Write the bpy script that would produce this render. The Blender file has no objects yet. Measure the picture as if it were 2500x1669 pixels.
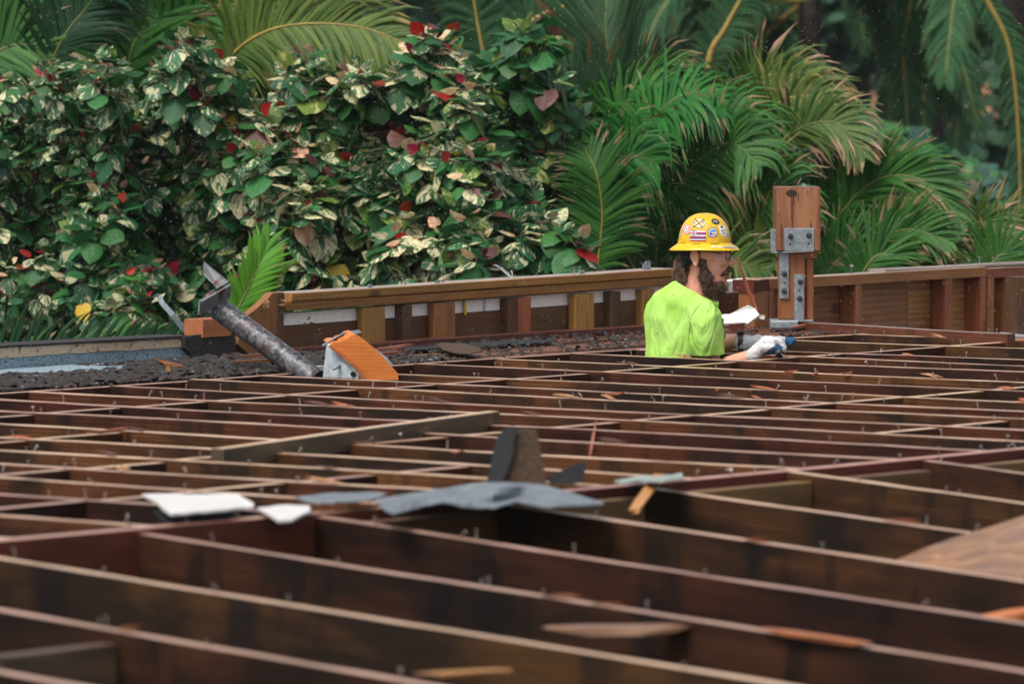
import bpy, bmesh, math, random
from mathutils import Vector, Matrix, noise as mnoise
import numpy as np
R = random.Random(7)
S = bpy.context.scene
COL = S.collection
rad = math.radians
# ------------------------------------------------------------------ camera, sky, sun, exposure
FPX, CX, CY, CAMH = 12900.0, 1250.0, 834.5, 1.15
PITCH = math.atan(654.5 / FPX)
cam = bpy.data.cameras.new('camera'); camo = bpy.data.objects.new('camera', cam); COL.objects.link(camo)
camo.location = (0, 0, CAMH); camo.rotation_euler = (math.pi / 2 - PITCH, 0, 0)
cam.sensor_width = 36; cam.lens = 36 * FPX / 2500
cam.clip_start = 0.5; cam.clip_end = 2000
cam.dof.use_dof = True; cam.dof.focus_distance = 21.9; cam.dof.aperture_fstop = 4.9
S.camera = camo
W = bpy.data.worlds.new('World'); S.world = W; W.use_nodes = True
wn = W.node_tree.nodes; wl = W.node_tree.links
sky = wn.new('ShaderNodeTexSky'); sky.sky_type = 'NISHITA'; sky.sun_disc = False
SUN_EL, SUN_AZ = rad(58), rad(-140)
sky.sun_elevation = SUN_EL; sky.sun_rotation = SUN_AZ
sky.air_density = 1.0; sky.dust_density = 4.0; sky.ozone_density = 1.5
hs_ = wn.new('ShaderNodeHueSaturation'); hs_.inputs['Saturation'].default_value = .35   # grey rain cloud
wl.new(sky.outputs[0], hs_.inputs['Color']); wl.new(hs_.outputs[0], wn['Background'].inputs[0]); wn['Background'].inputs[1].default_value = 0.12
sl = bpy.data.lights.new('sun', 'SUN'); sl.energy = 1.5; sl.angle = rad(24); sl.color = (1.0, 0.92, 0.80)
so = bpy.data.objects.new('sun', sl); COL.objects.link(so)
sdir = Vector((math.sin(SUN_AZ) * math.cos(SUN_EL), math.cos(SUN_AZ) * math.cos(SUN_EL), math.sin(SUN_EL)))
so.rotation_euler = sdir.to_track_quat('Z', 'Y').to_euler()
S.view_settings.view_transform = 'Standard'; S.view_settings.look = 'None'
S.view_settings.exposure = 0.62; S.view_settings.gamma = 1.0
S.view_settings.use_curve_mapping = False
S.cycles.max_bounces = 8; S.cycles.transparent_max_bounces = 8
S.cycles.use_denoising = True

# ------------------------------------------------------------------ where things stand (roof plane is z = 0)
def ray(x, y):
    a = (x - CX) / FPX; b = -(y - CY) / FPX
    return Vector((a, math.cos(PITCH) + b * math.sin(PITCH), -math.sin(PITCH) + b * math.cos(PITCH)))
C0 = Vector((0, 0, CAMH))
def G(x, y, z=0.0):
    r = ray(x, y); return C0 + r * ((z - CAMH) / r.z)
def GN(x, y, d=0.03):     # pixel on a plane d below the tops of the sloping near joists
    z = -.1
    for _ in range(30): P = G(x, y, z); z = -.066*max(0, 8.75 - P.dot(JD)) - d
    return P
def D(x, y, Y):
    r = ray(x, y); return C0 + r * (Y / r.y)
JD = Vector((-0.78961, 0.61361, 0)); BD = Vector((0.61361, 0.78961, 0)); UP = Vector((0, 0, 1))
def SC(s, c, z=0.0): return JD * s + BD * c + UP * z
def WP(x, y, s):      # pixel on the vertical plane that runs along BD at distance s
    r = ray(x, y); t = (s - C0.dot(JD)) / r.dot(JD); return C0 + r * t

# ------------------------------------------------------------------ object helpers
def tag(o, label=None, cat=None, group=None, kind=None):
    if label: o['label'] = label
    if cat: o['category'] = cat
    if group: o['group'] = group
    if kind: o['kind'] = kind
    return o
def empty(name, loc=(0, 0, 0), label=None, cat=None, group=None):
    o = bpy.data.objects.new(name, None); COL.objects.link(o); o.location = loc
    o.empty_display_size = .1
    return tag(o, label, cat, group)
def link(name, me, parent=None, mat=None, M=None):
    o = bpy.data.objects.new(name, me); COL.objects.link(o)
    if mat is not None:
        for m in (mat if isinstance(mat, (list, tuple)) else [mat]): me.materials.append(m)
    if M is not None: o.matrix_world = M
    if parent is not None:
        o.parent = parent
        o.matrix_parent_inverse = Matrix.Identity(4)
        base = M if M is not None else Matrix.Identity(4)
        o.matrix_local = PWI(parent) @ base
    return o
def PW(o):
    m = Matrix.LocRotScale(o.location, o.rotation_euler if o.rotation_mode != 'QUATERNION' else o.rotation_quaternion, o.scale)
    return (PW(o.parent) @ m) if o.parent else m
def PWI(o): return PW(o).inverted()
def mesh(name, v, f, mi=None, smooth=False):
    me = bpy.data.meshes.new(name); me.from_pydata([tuple(a) for a in v], [], f)
    if mi is not None: me.polygons.foreach_set('material_index', mi)
    if smooth: me.polygons.foreach_set('use_smooth', [True] * len(me.polygons))
    me.update(); return me
def frame(x, z):      # matrix whose x axis is x and whose z axis is near z
    x = x.normalized(); y = z.cross(x).normalized(); zz = x.cross(y)
    return Matrix((x, y, zz)).transposed().to_4x4()
_pk = {}
def plank(name, p0, p1, w, h, mat, parent=None, rough_edge=0.0, up=UP, top=None, bev=.0025, warp=.0, segs=1, ragged=0.0, base='top'):
    """timber from p0 to p1; p0,p1 lie on the middle of its top face (base='top') ; w across, h deep"""
    p0 = Vector(p0); p1 = Vector(p1); L = (p1 - p0).length
    M = frame(p1 - p0, up); M.translation = p0
    v = []; f = []; mi = []
    n = max(1, segs)
    z1 = 0 if base == 'top' else h / 2; z0 = z1 - h
    prof = [(-w/2 + bev, z1), (w/2 - bev, z1), (w/2, z1 - bev), (w/2, z0 + bev), (w/2 - bev, z0), (-w/2 + bev, z0), (-w/2, z0 + bev), (-w/2, z1 - bev)]
    ph = R.uniform(0, 9)
    for i in range(n + 1):
        t = i / n
        dy = warp * math.sin(ph + t * 5.0); dz = warp * .6 * math.sin(ph * 2 + t * 7)
        for k, (a, b) in enumerate(prof):
            xx = t * L
            if ragged and i in (0, n): xx += R.uniform(-ragged, ragged)
            v.append((xx, a + dy + (R.uniform(-rough_edge, rough_edge) if rough_edge else 0), b + dz + (R.uniform(-rough_edge, rough_edge)*.6 if rough_edge and k in (0, 1, 2, 7) else 0)))
    for i in range(n):
        for k in range(8):
            k2 = (k + 1) % 8
            f.append((i*8 + k, i*8 + k2, (i+1)*8 + k2, (i+1)*8 + k))
            mi.append(1 if (k == 0 and top) else 0)
    f.append(tuple(range(7, -1, -1))); mi.append(0)
    f.append(tuple(n*8 + k for k in range(8))); mi.append(0)
    # orientation: prof goes clockwise seen from +x? fix with bmesh
    me = mesh(name, v, f, mi)
    bm = bmesh.new(); bm.from_mesh(me); bmesh.ops.recalc_face_normals(bm, faces=bm.faces); bm.to_mesh(me); bm.free()
    return link(name, me, parent, [mat, top] if top else [mat], M)
def prism(name, pts, thick, mat, parent=None, nrm=None, M=None, jitter=0):
    """flat polygon (world points) given a real thickness along nrm"""
    pts = [Vector(p) for p in pts]
    if nrm is None:
        nrm = Vector((0, 0, 0))
        for i in range(len(pts)):
            a = pts[i]; b = pts[(i+1) % len(pts)]; nrm += a.cross(b)
        nrm.normalize()
    n = len(pts); c = sum(pts, Vector()) / n
    v = [p - c for p in pts] + [p - c - nrm * thick for p in pts]
    f = [tuple(range(n)), tuple(range(2*n - 1, n - 1, -1))] + [(i, i + n, (i+1) % n + n, (i+1) % n) for i in range(n)]
    me = mesh(name, v, f)
    bm = bmesh.new(); bm.from_mesh(me); bmesh.ops.recalc_face_normals(bm, faces=bm.faces); bm.to_mesh(me); bm.free()
    return link(name, me, parent, mat, Matrix.Translation(c))
def tube_geo(pts, rs, n=10, cap=True, ell=None):
    pts = [Vector(p) for p in pts]; v = []; f = []
    up = Vector((0, 0, 1))
    prevx = None
    for i, p in enumerate(pts):
        t = (pts[min(i+1, len(pts)-1)] - pts[max(i-1, 0)]).normalized()
        if prevx is None:
            a = up if abs(t.z) < .9 else Vector((1, 0, 0)); x = t.cross(a).normalized()
        else:
            x = (prevx - t * prevx.dot(t)).normalized()
        y = t.cross(x); prevx = x
        r = rs[i] if isinstance(rs, (list, tuple)) else rs
        for k in range(n):
            a = 2*math.pi*k/n; v.append(p + (x*math.cos(a) + y*math.sin(a)) * r)
    m = len(pts)
    for i in range(m-1):
        for k in range(n):
            k2 = (k+1) % n; f.append((i*n+k, (i+1)*n+k, (i+1)*n+k2, i*n+k2))
    if cap:
        f.append(tuple(range(n))); f.append(tuple((m-1)*n + k for k in range(n-1, -1, -1)))
    return v, f
def tube(name, pts, rs, mat, parent=None, n=10, smooth=True):
    v, f = tube_geo(pts, rs, n)
    c = Vector(v[0]); v = [a - c for a in v]
    me = mesh(name, v, f, smooth=smooth)
    bm = bmesh.new(); bm.from_mesh(me); bmesh.ops.recalc_face_normals(bm, faces=bm.faces); bm.to_mesh(me); bm.free()
    return link(name, me, parent, mat, Matrix.Translation(c))
def dupe(o, M, parent, name=None):
    c = o.copy(); COL.objects.link(c); c.parent = parent
    c.matrix_parent_inverse = Matrix.Identity(4); c.matrix_local = PWI(parent) @ M if parent else M
    return c

# ------------------------------------------------------------------ materials
class NT:
    def __init__(s, name):
        s.m = bpy.data.materials.new(name); s.m.use_nodes = True; s.n = s.m.node_tree.nodes; s.l = s.m.node_tree.links
        s.b = s.n['Principled BSDF']
    def add(s, t, **kw):
        n = s.n.new(t)
        for k, v in kw.items(): setattr(n, k, v)
        return n
    def L(s, a, b): s.l.new(a, b)
    def ramp(s, fac, stops, interp='LINEAR'):
        r = s.add('ShaderNodeValToRGB'); r.color_ramp.interpolation = interp
        e = r.color_ramp.elements
        while len(e) < len(stops): e.new(.5)
        for i, (p, c) in enumerate(stops):
            e[i].position = p; e[i].color = (*c, 1) if len(c) == 3 else c
        s.L(fac, r.inputs[0]); return r.outputs[0]
    def mix(s, fac, a, b, mode='MIX'):
        m = s.add('ShaderNodeMix', data_type='RGBA', blend_type=mode)
        for sock, val in ((m.inputs[0], fac), (m.inputs[6], a), (m.inputs[7], b)):
            if isinstance(val, (int, float)): sock.default_value = val
            elif isinstance(val, tuple): sock.default_value = (*val, 1) if len(val) == 3 else val
            else: s.L(val, sock)
        return m.outputs[2]
    def math(s, op, a, b=None):
        m = s.add('ShaderNodeMath', operation=op)
        for i, v in enumerate((a, b)):
            if v is None: continue
            if isinstance(v, (int, float)): m.inputs[i].default_value = v
            else: s.L(v, m.inputs[i])
        return m.outputs[0]
    def noise(s, vec, scale, detail=4, rough=.55, dist=0):
        n = s.add('ShaderNodeTexNoise'); n.inputs['Scale'].default_value = scale; n.inputs['Detail'].default_value = detail
        n.inputs['Roughness'].default_value = rough; n.inputs['Distortion'].default_value = dist
        if vec is not None: s.L(vec, n.inputs['Vector'])
        return n.outputs[0]
    def objvec(s, scale=(1, 1, 1)):
        tc = s.add('ShaderNodeTexCoord'); oi = s.add('ShaderNodeObjectInfo')
        mp = s.add('ShaderNodeMapping'); mp.inputs['Scale'].default_value = scale
        s.L(tc.outputs['Object'], mp.inputs['Vector'])
        v = s.add('ShaderNodeVectorMath', operation='ADD'); sc = s.add('ShaderNodeVectorMath', operation='SCALE')
        cx = s.add('ShaderNodeCombineXYZ')
        s.L(oi.outputs['Random'], cx.inputs[0]); s.L(s.math('MULTIPLY', oi.outputs['Random'], 7.3), cx.inputs[1]); s.L(s.math('MULTIPLY', oi.outputs['Random'], 3.7), cx.inputs[2])
        s.L(cx.outputs[0], sc.inputs[0]); sc.inputs['Scale'].default_value = 31.0
        s.L(mp.outputs[0], v.inputs[0]); s.L(sc.outputs[0], v.inputs[1])
        return v.outputs[0], oi.outputs['Random']
    def bump(s, h, strength, dist=.01):
        b = s.add('ShaderNodeBump'); b.inputs['Strength'].default_value = strength; b.inputs['Distance'].default_value = dist
        s.L(h, b.inputs['Height']); s.L(b.outputs[0], s.b.inputs['Normal'])
def wood(name, dark, mid, light, rough=.55, stain=.5, var=.35, ring=6.0, spec=.5, stain_col=(.012, .010, .010), grain=.5, shadow_smear=0.0):
    t = NT(name)
    vec, rnd = t.objvec((1.1, 13, 13))
    fine = t.noise(vec, 3.2, 8, .62, .3)
    vec2, _ = t.objvec((.55, 4.2, 4.2))
    wv = t.add('ShaderNodeTexWave', wave_type='BANDS', bands_direction='Z', wave_profile='SAW')
    wv.inputs['Scale'].default_value = ring; wv.inputs['Distortion'].default_value = 5.5; wv.inputs['Detail'].default_value = 2.5
    wv.inputs['Detail Scale'].default_value = .7
    t.L(vec2, wv.inputs['Vector'])
    ring_c = t.ramp(wv.outputs['Fac'], [(0, (0, 0, 0)), (.55, (.35, .35, .35)), (.9, (.8, .8, .8)), (1, (1, 1, 1))])
    f = t.math('ADD', t.math('MULTIPLY', fine, .55), t.math('MULTIPLY', ring_c, grain * .6))
    c = t.ramp(f, [(.12, dark), (.42, mid), (.72, light)])
    vec3, _ = t.objvec((1.0, 2.2, 2.2))
    st = t.noise(vec3, 1.6, 5, .6, .4)
    stf = t.ramp(st, [(.42, (0, 0, 0)), (.60, (1, 1, 1))])
    c = t.mix(t.math('MULTIPLY', stf, stain), c, stain_col)
    if shadow_smear:  # upright dark marks: stains and hanger shadows painted together into the wood
        vs, _ = t.objvec((5.5, .5, 1.1)); sm = t.ramp(t.noise(vs, 1.1, 3, .6), [(.54, (0, 0, 0)), (.64, (1, 1, 1))])
        c = t.mix(t.math('MULTIPLY', sm, shadow_smear), c, stain_col)
    # knots
    vk, _ = t.objvec((1.0, 1.6, 1.6)); vo = t.add('ShaderNodeTexVoronoi'); vo.inputs['Scale'].default_value = 1.7; t.L(vk, vo.inputs['Vector'])
    kn = t.ramp(vo.outputs['Distance'], [(.05, (1, 1, 1)), (.1, (0, 0, 0))])
    c = t.mix(t.math('MULTIPLY', kn, .8), c, tuple(x * .35 for x in dark))
    hs = t.add('ShaderNodeHueSaturation'); t.L(c, hs.inputs['Color'])
    v = t.math('ADD', t.math('MULTIPLY', rnd, 2 * var), 1 - var); t.L(v, hs.inputs['Value'])
    t.L(t.math('ADD', t.math('MULTIPLY', rnd, .03), .485), hs.inputs['Hue'])
    t.L(hs.outputs[0], t.b.inputs['Base Color'])
    t.L(t.math('ADD', t.math('MULTIPLY', fine, .35), rough - .18), t.b.inputs['Roughness'])
    t.b.inputs['Specular IOR Level'].default_value = spec
    t.bump(f, .55, .004)
    return t.m
def plain(name, col, rough=.5, metal=0, spec=.5, n1=None, nscale=20, bump=0.0, col2=None, ndetail=6, lo=.35, hi=.65):
    t = NT(name); vec, rnd = t.objvec()
    t.b.inputs['Roughness'].default_value = rough; t.b.inputs['Metallic'].default_value = metal; t.b.inputs['Specular IOR Level'].default_value = spec
    if col2 is None: col2 = tuple(x * .7 for x in col)
    nz = t.noise(vec, nscale, ndetail, .6)
    t.L(t.ramp(nz, [(lo, col2), (hi, col)]), t.b.inputs['Base Color'])
    if bump: t.bump(nz, bump, .01)
    return t.m
M = {}
M['joist'] = wood('old_joist_wood', (.014, .006, .003), (.052, .020, .008), (.135, .056, .021), rough=.68, stain=.8, var=.3, shadow_smear=.75, spec=.14, stain_col=(.006, .005, .005))
M['joist_mid'] = wood('mid_joist_wood', (.022, .007, .0035), (.085, .027, .011), (.20, .075, .030), rough=.6, stain=.85, var=.32, shadow_smear=.7, spec=.16, stain_col=(.010, .007, .006))
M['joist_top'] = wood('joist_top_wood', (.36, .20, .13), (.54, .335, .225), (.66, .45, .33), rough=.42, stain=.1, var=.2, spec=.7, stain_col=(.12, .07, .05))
M['red_beam'] = wood('red_beam_wood', (.055, .012, .006), (.13, .030, .014), (.22, .058, .028), rough=.55, stain=.35, var=.08, spec=.3)
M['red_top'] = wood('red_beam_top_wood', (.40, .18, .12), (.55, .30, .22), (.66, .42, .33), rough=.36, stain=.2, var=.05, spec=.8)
M['stud'] = wood('stud_wood', (.14, .055, .012), (.29, .130, .032), (.43, .215, .058), rough=.52, stain=.16, var=.16, stain_col=(.04, .016, .008))
M['stud_dark'] = wood('dark_stud_wood', (.035, .014, .007), (.085, .036, .014), (.14, .062, .024), rough=.52, stain=.35, var=.2)
M['backer'] = wood('backing_board_wood', (.05, .020, .008), (.13, .058, .020), (.22, .105, .038), rough=.52, stain=.3, var=.1, ring=7)
M['plate'] = wood('plate_wood', (.14, .050, .012), (.33, .135, .032), (.50, .235, .066), rough=.5, stain=.28, var=.12, stain_col=(.03, .012, .006))
M['ledger'] = wood('ledger_wood', (.06, .017, .007), (.14, .042, .016), (.25, .088, .036), rough=.5, stain=.35, var=.2)
M['redwood'] = wood('red_brown_wood', (.13, .036, .012), (.32, .105, .032), (.50, .20, .07), rough=.5, stain=.2, var=.16, stain_col=(.035, .012, .007))
M['ply'] = wood('plywood', (.17, .055, .014), (.40, .165, .046), (.62, .32, .12), rough=.55, stain=.4, var=.1, ring=2.5, stain_col=(.07, .028, .012))
M['ply_block'] = wood('plywood_block', (.09, .045, .012), (.17, .088, .025), (.24, .13, .042), rough=.55, stain=.35, var=.1)
M['fresh'] = wood('fresh_cut_wood', (.45, .085, .018), (.60, .13, .026), (.74, .24, .06), rough=.5, stain=.25, var=.05, ring=5, grain=.5, stain_col=(.25, .04, .02))
M['block'] = wood('orange_block_wood', (.26, .09, .026), (.42, .165, .05), (.54, .25, .09), rough=.5, stain=.05, var=.05, ring=8)
M['board'] = wood('weathered_board_wood', (.05, .030, .017), (.125, .075, .042), (.22, .14, .085), rough=.55, stain=.5, var=.05)
M['pinkboard'] = wood('wet_pink_board_wood', (.14, .050, .018), (.32, .145, .062), (.50, .27, .135), rough=.45, stain=.4, var=.05, spec=.8, stain_col=(.09, .05, .05))
M['grey_top'] = wood('weathered_top_wood', (.22, .17, .15), (.38, .31, .28), (.55, .47, .43), rough=.5, stain=.3, var=.1, stain_col=(.09, .05, .04))
M['beamend'] = wood('beam_end_wood', (.045, .014, .006), (.16, .058, .021), (.36, .165, .066), rough=.55, stain=.5, var=.05, ring=11, grain=1.5, stain_col=(.06, .018, .010))
M['galv'] = plain('galvanised_steel', (.34, .38, .41), .42, .35, col2=(.20, .235, .26), nscale=45, bump=.15)
M['nail'] = plain('nail_steel', (.36, .34, .32), .45, .5, col2=(.14, .09, .07), nscale=90)
M['bolt'] = plain('bolt_steel', (.075, .085, .095), .4, .6, nscale=80)
M['blackhole'] = plain('drilled_hole_dark', (.008, .008, .008), .9)
M['foam'] = plain('white_foam', (.92, .91, .90), .7, col2=(.68, .65, .65), nscale=90, bump=.25, lo=.3, hi=.5)
M['whitepanel'] = plain('white_panel', (.72, .71, .70), .45, col2=(.60, .585, .57), nscale=25)
M['felt'] = plain('roofing_felt', (.035, .031, .031), .8, col2=(.012, .012, .014), nscale=60, bump=.8)
M['blackfelt'] = plain('black_felt', (.010, .014, .018), .7, nscale=30, bump=.4)
M['greyfelt'] = plain('grey_felt_sheet', (.185, .215, .24), .55, col2=(.11, .13, .15), nscale=9, bump=.4)
M['granule'] = plain('brown_granule_felt', (.12, .068, .035), .9, col2=(.035, .022, .014), nscale=170, bump=1, ndetail=2)
M['beige'] = plain('beige_granule_strip', (.56, .42, .29), .9, col2=(.13, .085, .055), nscale=34, bump=.8, lo=.34, hi=.44)
M['bluegrey'] = plain('blue_grey_membrane', (.26, .35, .41), .7, col2=(.05, .075, .10), nscale=110, bump=.5, ndetail=3, lo=.36, hi=.5)
M['yellow_tape'] = plain('yellow_tape', (.75, .55, .05), .5)
M['ground'] = plain('soil_ground', (.05, .055, .025), .95, col2=(.03, .022, .012), nscale=1.2, bump=.4)
M['sandbank'] = plain('orange_earth', (.62, .35, .20), .95, col2=(.42, .20, .10), nscale=1.6, bump=.4)
M['stucco'] = plain('building_stucco', (.35, .32, .28), .9, nscale=8)
M['slab'] = plain('concrete_floor', (.05, .047, .045), .85, nscale=5)

# rusty pipe
t = NT('rusty_pipe'); vec, rnd = t.objvec((1, 1, 1)); n1 = t.noise(vec, 26, 8, .7); n2 = t.noise(vec, 7, 4, .6)
n1 = t.noise(vec, 60, 6, .7); c = t.ramp(n1, [(.40, (.040, .045, .052)), (.5, (.10, .105, .115)), (.60, (.24, .23, .25))])
c = t.mix(t.math('MULTIPLY', t.ramp(n2, [(.50, (0, 0, 0)), (.62, (1, 1, 1))]), .55), c, (.13, .055, .045)); t.L(c, t.b.inputs['Base Color'])
t.b.inputs['Metallic'].default_value = .45; t.L(t.math('ADD', n1, -.08), t.b.inputs['Roughness']); t.bump(n1, .3, .004); M['pipe'] = t.m

def leafmat(name, base, base2, vein, varieg=0.0, cream=(.62, .58, .36), tr=.25, rough=.4, edge=None, thr=.5):
    t = NT(name)
    uv = t.add('ShaderNodeUVMap', uv_map='uv'); at = t.add('ShaderNodeAttribute', attribute_name='tint', attribute_type='GEOMETRY')
    sp = t.add('ShaderNodeSeparateColor'); t.L(at.outputs['Color'], sp.inputs[0])
    sx = t.add('ShaderNodeSeparateXYZ'); t.L(uv.outputs[0], sx.inputs[0])
    ang = t.math('ARCTAN2', sx.outputs[0], t.math('ADD', sx.outputs[1], .12))
    rr = t.math('SQRT', t.math('ADD', t.math('MULTIPLY', sx.outputs[0], sx.outputs[0]), t.math('MULTIPLY', sx.outputs[1], sx.outputs[1])))
    cb = t.add('ShaderNodeCombineXYZ'); t.L(t.math('MULTIPLY', ang, 2.3), cb.inputs[0]); t.L(t.math('MULTIPLY', rr, 1.1), cb.inputs[1]); t.L(t.math('MULTIPLY', sp.outputs[0], 60), cb.inputs[2])
    big = t.noise(cb.outputs[0], 1.3, 2.5, .55)
    fi = t.noise(cb.outputs[0], 5.0, 3, .6)
    col = t.mix(t.ramp(fi, [(.35, (0, 0, 0)), (.65, (1, 1, 1))]), base, base2)
    if varieg > 0:
        m = t.math('ADD', t.math('MULTIPLY', big, .72), t.math('MULTIPLY', fi, .28))
        k = t.ramp(m, [(thr - .012, (0, 0, 0)), (thr + .012, (1, 1, 1))])
        pale = t.mix(t.ramp(fi, [(.42, (0, 0, 0)), (.5, (1, 1, 1))]), tuple(a*.5+b*.5 for a, b in zip(cream, base2)), cream)
        col = t.mix(t.math('MULTIPLY', k, varieg), col, pale)
    # radiating veins
    w = t.math('ABSOLUTE', t.math('SINE', t.math('MULTIPLY', ang, 5.2)))
    vm = t.ramp(w, [(0.0, (1, 1, 1)), (.10, (0, 0, 0))])
    col = t.mix(t.math('MULTIPLY', vm, .35), col, vein)
    hs = t.add('ShaderNodeHueSaturation'); t.L(col, hs.inputs['Color'])
    t.L(t.math('ADD', t.math('MULTIPLY', sp.outputs[1], .7), .65), hs.inputs['Value']); t.L(t.math('ADD', t.math('MULTIPLY', sp.outputs[2], .05), .475), hs.inputs['Hue'])
    out = hs.outputs[0]
    t.L(out, t.b.inputs['Base Color']); t.b.inputs['Roughness'].default_value = rough; t.b.inputs['Specular IOR Level'].default_value = .45
    trn = t.add('ShaderNodeBsdfTranslucent'); t.L(out, trn.inputs['Color'])
    mx = t.add('ShaderNodeMixShader'); mx.inputs[0].default_value = tr
    t.L(t.b.outputs[0], mx.inputs[1]); t.L(trn.outputs[0], mx.inputs[2]); t.L(mx.outputs[0], t.n['Material Output'].inputs[0])
    t.bump(t.math('ADD', fi, t.math('MULTIPLY', w, .4)), .35, .01)
    return t.m
LEAF = [
    leafmat('green_leaf', (.016, .100, .028), (.035, .165, .042), (.10, .24, .08), rough=.5),
    leafmat('variegated_leaf', (.016, .092, .032), (.034, .150, .052), (.14, .26, .10), 1.0, thr=.545, rough=.5),
    leafmat('cream_leaf', (.03, .13, .055), (.07, .20, .085), (.45, .45, .25), 1.0, cream=(.78, .70, .42), thr=.47, rough=.5),
    leafmat('red_leaf', (.42, .008, .016), (.22, .006, .012), (.5, .08, .06), tr=.3),
    leafmat('lime_leaf', (.08, .17, .025), (.14, .24, .045), (.25, .32, .10), .8, cream=(.5, .5, .2), tr=.35, thr=.55),
    leafmat('peach_leaf', (.55, .24, .14), (.66, .40, .22), (.7, .5, .35), .9, cream=(.7, .60, .38), tr=.3),
    leafmat('maroon_leaf', (.075, .022, .026), (.14, .05, .042), (.22, .09, .07)),
    leafmat('yellow_leaf', (.50, .28, .02), (.62, .40, .04), (.6, .5, .2), tr=.3),
]
def frondmat(name, c1, c2, tip, tipamt=.75, tr=.22, rough=.55, spec=.3, tp=.82):
    t = NT(name)
    uv = t.add('ShaderNodeUVMap', uv_map='uv'); at = t.add('ShaderNodeAttribute', attribute_name='tint', attribute_type='GEOMETRY')
    sp = t.add('ShaderNodeSeparateColor'); t.L(at.outputs['Color'], sp.inputs[0])
    sx = t.add('ShaderNodeSeparateXYZ'); t.L(uv.outputs[0], sx.inputs[0])
    col = t.mix(sp.outputs[0], c1, c2)
    rib = t.ramp(sx.outputs[0], [(.40, (0, 0, 0)), (.5, (1, 1, 1)), (.60, (0, 0, 0))])
    col = t.mix(t.math('MULTIPLY', rib, .25), col, (.16, .26, .07))
    k = t.math('ADD', sx.outputs[1], t.math('MULTIPLY', t.math('SUBTRACT', sp.outputs[1], .5), .75))
    kk = t.ramp(k, [(tp, (0, 0, 0)), (tp + .28, (1, 1, 1))])
    col = t.mix(t.math('MULTIPLY', kk, tipamt), col, tip)
    t.L(col, t.b.inputs['Base Color']); t.b.inputs['Roughness'].default_value = rough; t.b.inputs['Specular IOR Level'].default_value = spec
    trn = t.add('ShaderNodeBsdfTranslucent'); t.L(col, trn.inputs['Color'])
    mx = t.add('ShaderNodeMixShader'); mx.inputs[0].default_value = tr
    t.L(t.b.outputs[0], mx.inputs[1]); t.L(trn.outputs[0], mx.inputs[2]); t.L(mx.outputs[0], t.n['Material Output'].inputs[0])
    return t.m
FM = dict(
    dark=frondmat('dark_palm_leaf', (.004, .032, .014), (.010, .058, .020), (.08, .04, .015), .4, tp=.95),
    green=frondmat('green_palm_leaf', (.014, .088, .012), (.044, .160, .020), (.34, .20, .12), .8, tp=.93),
    emerald=frondmat('emerald_palm_leaf', (.008, .10, .016), (.028, .18, .024), (.30, .22, .12), .7, tp=.97),
    bright=frondmat('bright_palm_leaf', (.06, .24, .015), (.13, .34, .025), (.35, .22, .12), .5, tp=.95),
    pale=frondmat('pale_palm_leaf', (.035, .095, .045), (.075, .15, .07), (.30, .10, .03), tp=.9),
    olive=frondmat('olive_palm_leaf', (.04, .095, .012), (.13, .18, .03), (.38, .25, .09), tp=.88),
    dry=frondmat('dry_tip_palm_leaf', (.035, .10, .015), (.10, .15, .03), (.42, .25, .17), 1.0, tp=.75),
    far=frondmat('far_palm_leaf', (.016, .060, .026), (.038, .098, .042), (.05, .035, .012), .5, tr=.1, rough=.8, spec=.1),  # greens raised: rain haze over distant fronds is put into the colour
)
M['rachis'] = plain('palm_stem_yellow', (.34, .24, .05), .5, nscale=12)
M['rachis_g'] = plain('palm_stem_green', (.16, .18, .04), .5, nscale=12)
M['rachis_p'] = plain('palm_stem_pink', (.28, .17, .10), .55, nscale=12)
M['bark'] = plain('dark_bark', (.035, .022, .016), .9, col2=(.012, .009, .008), nscale=14, bump=.8)
M['barkl'] = plain('pale_bark', (.24, .19, .14), .9, col2=(.12, .09, .07), nscale=6, bump=.6)
M['twig'] = plain('shrub_twig', (.07, .045, .03), .8, nscale=20)

# ------------------------------------------------------------------ ground, building under the roof
gv = []; gf = []; N = 60
for i in range(N + 1):
    for j in range(N + 1):
        x = -165 + 330 * i / N; y = -5 + 245 * j / N
        gv.append((x, y, -3.5))
for i in range(N):
    for j in range(N):
        a = i*(N+1)+j; gf.append((a, a+N+1, a+N+2, a+1))
tag(link('ground', mesh('ground', gv, gf), None, M['ground']), kind='structure')
# far hill that closes the view behind the wood
hv = []; hf = []
for i in range(41):
    for j in range(9):
        x = -160 + 8 * i; y = 118 + j * 14
        z = -3.55 + 22 * (1 - math.exp(-j * .35)) + 3 * mnoise.noise(Vector((x * .03, y * .03, 0)))*(j > 0)
        hv.append((x, y, z))
for i in range(40):
    for j in range(8):
        a = i*9+j; hf.append((a, a+9, a+10, a+1))
M['hill'] = plain('hill_scrub', (.028, .05, .026), .95, col2=(.012, .022, .015), nscale=.5, bump=.6)
tag(link('hill', mesh('hill', hv, hf, smooth=True), None, M['hill']), kind='structure')
# slab and outer walls of the house under the roof
sl_ = [SC(2.0, 3, -2.9), SC(2.0, 24, -2.9), SC(14.1, 24, -2.9), SC(14.1, 3, -2.9)]
tag(prism('floor', sl_, .58, M['slab'], nrm=UP), kind='structure')
for nm, a, b in (('building_wall', (14.2, 3), (14.2, 24)), ('building_wall', (2.0, 24), (14.1, 24.1)), ('building_wall', (2.0, 3), (14.0, 2.9))):
    o = plank(nm, SC(*a, -.28), SC(*b, -.28), .16, 3.2, M['stucco']); tag(o, kind='structure')

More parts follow.
